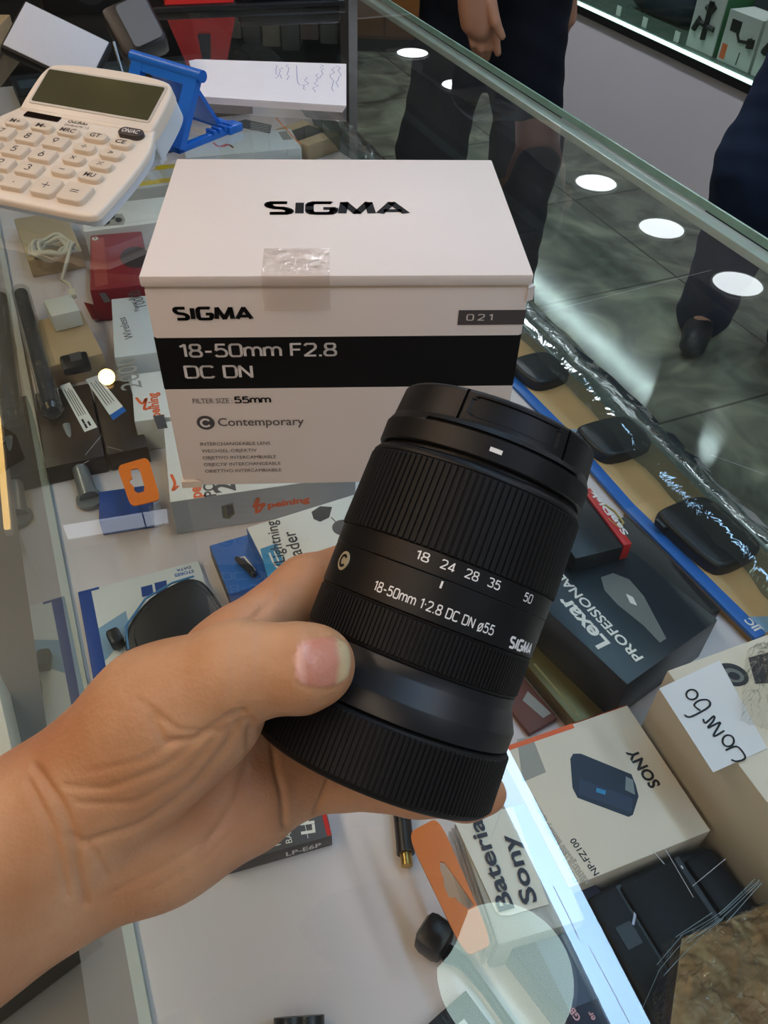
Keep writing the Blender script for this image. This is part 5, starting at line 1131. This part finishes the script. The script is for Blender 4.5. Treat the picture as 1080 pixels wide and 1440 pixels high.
film('clear_bag', 'crumpled clear plastic bag on the tall cream carton', 'bag', ((1040, 1015), (1120, 1040), (1110, 900), (1050, 915)), -.0755, 14, 9)
film('clear_sleeve', 'crumpled clear sleeve near the shelf edge behind the lens carton', 'sleeve', ((500, 222), (540, 226), (474, 164), (452, 154)), -.116, 8, 13)


# things by the sliding glass and in the neighbouring case
it = Item((70, 566), (26, 400), -.118, -.1335); t = it.root('clear_tube_pack', 'clear tube pack with dark contents lying along the sliding glass', 'pack')
MB().cyl((0, 0, 8), (it.w, 0, 8), 8, n=28).build('clear_tube', [CLR], t); MB().cyl((6, 0, 8), (it.w-4, 0, 8), 6, n=20).build('content', [mat('tube_content', '2c2a2b', .4, .5, var=.4, vscale=60)], t)
MB().cyl((-4, 0, 8), (0, 0, 8), 6, 8.6, n=28).build('end_plug', [CLR], t)
it = Item((123, 692), (99, 604), -.14, ZS_); t = it.root('grey_stand', 'grey tapered stand with a round foot beside the blue blister pack', 'stand')
MB().cyl((0, 0, 1), (0, 0, 4), 9.5, n=28).build('foot', [mat('satin_grey', '8a8b8c', .3, .5, .4)], t); MB().cyl((0, 0, 4), (it.w, 2, 14), 7, 3.5, n=20).build('stem', [MATS['satin_grey']], t)
it = Item((30, 330), (100, 318), -.132, ZS_); it.box(-2, it.w, -60, 40, 0, it.h, 0, .6); it.quad([(8, -40, it.h+.1), (30, -40, it.h+.1), (30, -20, it.h+.1), (8, -20, it.h+.1)], 1); it.make('beige_pack', 'beige pack lying under the calculator by the sliding glass', 'pack', [mat('beige_pack_card', 'b9a482', .55, .3, var=.06, vscale=15), GREYP])
it = Item((60, 1350), (128, 1300), -.135, -.154); it.box(-30, it.w, -4, 50, 0, it.h, 0, .6); it.make('charcoal_box', 'flat charcoal box in the neighbouring case under the wrist', 'box', [mat('charcoal_card', '35352f', .45, .4)])
it = Item((-60, 1080), (16, 1050), -.12, -.154); it.box(-20, it.w, -3, 60, 0, it.h, 0, .6); it.make('cream_box', 'cream box in the neighbouring case above the forearm', 'box', [CREAMB])
it = Item((-40, 640), (30, 600), -.13, -.154); it.box(-20, it.w-8, -5, 70, 0, it.h, 0, .6); it.make('umber_box', 'dark umber box in the neighbouring case beside the clear tube pack', 'box', [BRN])
# ------------------------------------------------------------------ customers on the other side of the counter
def wy(px, py, Y):
    d = ray(px, py); return EYE+d*(Y/d[1])
JEAN = mat('dark_navy_denim', '161b26', .85, .2, var=.2, vscale=40, bump=.2, bscale=60); JEAN2 = mat('blue_denim', '1c2a42', .85, .2, var=.25, vscale=30, bump=.2, bscale=50)
SHIRT = mat('charcoal_shirt', '2a2c30', .85, .2, var=.1, bump=.2, bscale=40); SHIRT2 = mat('grey_shirt', '4a5058', .85, .2, var=.1, bump=.2, bscale=40); SHOE = mat('black_shoe', '17171a', .5, .4); HAIR = mat('black_hair', '14100e', .6, .4, var=.3, vscale=200)
SKIN2 = mat('skin_tone', 'b98a70', .5, .4, var=.06, vscale=30)
def Zp(x, y, z): return np.array([x, y, ZG+z])
def person(label, hipA, hipB, kneeA, kneeB, ankA, ankB, rot, arms, jean, shirt, hr=(.105, .082, .06), lean=(0, 0, 0), sw=.19):
    """a standing adult: body in one skin, with shirt, trousers, shoes and hair worn on it"""
    c = (np.array(hipA)+np.array(hipB))/2; ax = np.array(hipB)-np.array(hipA); ax[2] = 0; ax /= np.linalg.norm(ax); fw = np.array([-ax[1], ax[0], 0])*rot
    le = np.array(lean, float); sh = c+np.array([0, 0, .50])+le; hd = c+np.array([0, 0, .74])+le*1.2
    toe = lambda a: np.array([a[0], a[1], -.975])+fw*.15
    T = lambda v: np.array([v[0], v[1], v[2]+ZG])
    legs = [(hipA, kneeA, hr[0], hr[1]), (kneeA, ankA, hr[1], hr[2]), (hipB, kneeB, hr[0], hr[1]), (kneeB, ankB, hr[1], hr[2])]
    torso = [(c-ax*.07+np.array([0, 0, .05]), c+ax*.07+np.array([0, 0, .05]), .115, .115), (c+np.array([0, 0, .05]), c+np.array([0, 0, .25])+le*.5, .125, .12), (c+le*.8-ax*(sw-.12)+np.array([0, 0, .38]), c+le*.8+ax*(sw-.12)+np.array([0, 0, .38]), .105, .105), (sh-ax*(sw-.03), sh+ax*(sw-.03), .055, .055)]
    skin = [(T(a), T(b), ra-.018, rb-.018) for a, b, ra, rb in legs+torso]
    skin += [(T(a), T(a+fw*.11-np.array([0, 0, .03])), .035, .03) for a in (np.array(ankA), np.array(ankB))]
    skin += [(T(sh), T(hd-np.array([0, 0, .06])), .058, .055), (T(hd-np.array([0, 0, .03])), T(hd+np.array([0, 0, .05])), .078, .088), (T(hd+fw*.05-np.array([0, 0, .06])), T(hd+fw*.06-np.array([0, 0, .07])), .045, .04),
             (T(hd+fw*.085), T(hd+fw*.105-np.array([0, 0, .03])), .010, .015, .01), (T(hd-ax*.085), T(hd-ax*.088+np.array([0, 0, .03])), .016, .018, .008), (T(hd+ax*.085), T(hd+ax*.088+np.array([0, 0, .03])), .016, .018, .008),
             (T(hd+fw*.080-ax*.018-np.array([0, 0, .062])), T(hd+fw*.080+ax*.018-np.array([0, 0, .062])), .011, .011, .006)]
    sleeve = []
    for sgn, elb, wri, hand in arms:
        s0 = sh+ax*sw*sgn; skin += [(T(s0), T(elb), .045, .038), (T(elb), T(wri), .038, .027)]; sleeve += [(T(s0), T(elb), .062, .055)]
        skin += [(T(a), T(b), ra, rb, .014) if ra > .0165 else (T(a), T(b), ra*.8, rb*.8, .003) for a, b, ra, rb in hand]
    pts, qd = sdf_mesh(skin, .0036, .03); base = T(np.array([c[0], c[1], -1.0]))
    o = raw_mesh('person', pts-base, qd, [SKIN2]); o.location = base; tag(o, label, 'person')
    def part(nm, pr, m, res=.011, k=.05):
        p, q_ = sdf_mesh(pr, res, k); p = p+normals_of(p, q_)*(.0025*np.sin(p[:, 2:3]*70+p[:, :1]*40)*np.sin(p[:, 1:2]*55+p[:, 2:3]*25)); e = raw_mesh(nm, p-base, q_, [m]); e.parent = o
    part('trousers', [(T(a), T(b), ra, rb) for a, b, ra, rb in legs]+[(T(np.array(hipA)), T(np.array(hipB)), .115, .115)]+[(T(np.array(a)), T(np.array(a)-np.array([0, 0, .022])), .060, .064) for a in (ankA, ankB)], jean)
    part('shirt', [(T(a), T(b), ra+.012, rb+.012) for a, b, ra, rb in torso]+sleeve, shirt)
    for a in (np.array(ankA), np.array(ankB)): part('shoe', [(T(np.array([a[0], a[1], -.955])-fw*.05), T(np.array([a[0], a[1], -.962])+fw*.16), .045, .036), (T(a), T(np.array([a[0], a[1], -.95])), .05, .05)], SHOE, .008, .02)
    part('hair', [(T(hd+np.array([0, 0, .07])-fw*.02), T(hd+np.array([0, 0, .03])-fw*.035), .090, .088), (T(hd-fw*.045+np.array([0, 0, .02])), T(hd-fw*.05-np.array([0, 0, .07])), .075, .06)], HAIR, .008, .02)
    return o
R0 = lambda v: v-np.array([0, 0, ZG])
YH = 1.86; w = lambda x, y, dY=0: R0(wy(x, y, YH+dY))
handA = [(w(664, -8), w(664, 30), .030, .024), (w(676, -8), w(684, 28), .028, .024), (w(668, 10), w(676, 40), .026, .024),
         (w(688, 30), w(697, 56), .0125, .0115), (w(697, 56), w(700, 74), .0112, .0095), (w(678, 36), w(688, 66), .0125, .0115), (w(688, 66), w(684, 82, .02), .011, .0095),
         (w(668, 38), w(677, 68), .012, .011), (w(677, 68), w(675, 82, .02), .011, .009), (w(660, 36), w(666, 62), .011, .010), (w(666, 62), w(669, 76, .02), .010, .0085),
         (w(690, 4, -.02), w(697, 32, -.03), .016, .013), (w(697, 32, -.03), w(706, 51, -.03), .0125, .0095)]
YB = 2.10; w2 = lambda x, y, dY=0: R0(wy(x, y, YB+dY))
handB = [(w2(796, -10), w2(797, 25), .026, .022), (w2(790, 10), w2(790, 36), .018, .013), (w2(796, 26), w2(791, 50), .0125, .011), (w2(800, 24), w2(796, 44), .012, .010), (w2(803, 15), w2(802, 32), .012, .010), (w2(787, 2), w2(786, 24), .014, .010), (w2(788, 30), w2(788, 54), .0115, .010)]
person('standing customer in dark navy trousers, hands hanging, across the counter', (.15, 2.10, -.10), (.268, 2.08, -.10), (.088, 2.08, -.52), (.318, 2.04, -.50), (.10, 2.12, -.93), (.335, 2.06, -.93), 1,
       [(-1, np.array([.185, 2.06, .13]), w(668, -22), handA), (1, np.array([.47, 2.12, .14]), w2(796, -26), handB)], JEAN, SHIRT, (.096, .078, .055), (.135, .06, 0), .15)
def relaxed(wr, dx):
    wr = np.array(wr); d = np.array([0, 0, -1.]); o_ = np.array(dx, float); H_ = [(wr, wr+d*.08, .026, .030)]
    for k in range(4): s_ = (k-1.5)*.019; a = wr+d*.085+o_*s_; b = a+d*(.045-.004*abs(k-1))+np.array([0, -.008, 0]); H_ += [(a, b, .010, .009), (b, b+d*.032+np.array([0, -.016, 0]), .0088, .0075)]
    return H_+[(wr+d*.03-o_*.02, wr+d*.075-o_*.045, .014, .011), (wr+d*.075-o_*.045, wr+d*.10-o_*.05, .0105, .009)]
w3 = lambda x, y, z: np.array([x, y, z], float)
person('customer in blue jeans standing beside the lit display across the aisle', (.97, 2.02, -.10), (1.15, 1.94, -.10), (.895, 2.00, -.50), (1.13, 1.90, -.50), (.90, 2.08, -.93), (1.13, 1.98, -.93), -1,
       [(-1, w3(.98, 2.10, .14), w3(1.03, 1.92, .22), relaxed(w3(1.03, 1.92, .22), (1, 0, 0))), (1, w3(1.38, 1.94, .12), w3(1.40, 1.88, -.12), relaxed(w3(1.40, 1.88, -.12), (-1, 0, 0)))], JEAN2, SHIRT2, (.118, .112, .07), (.10, .04, 0), .16)
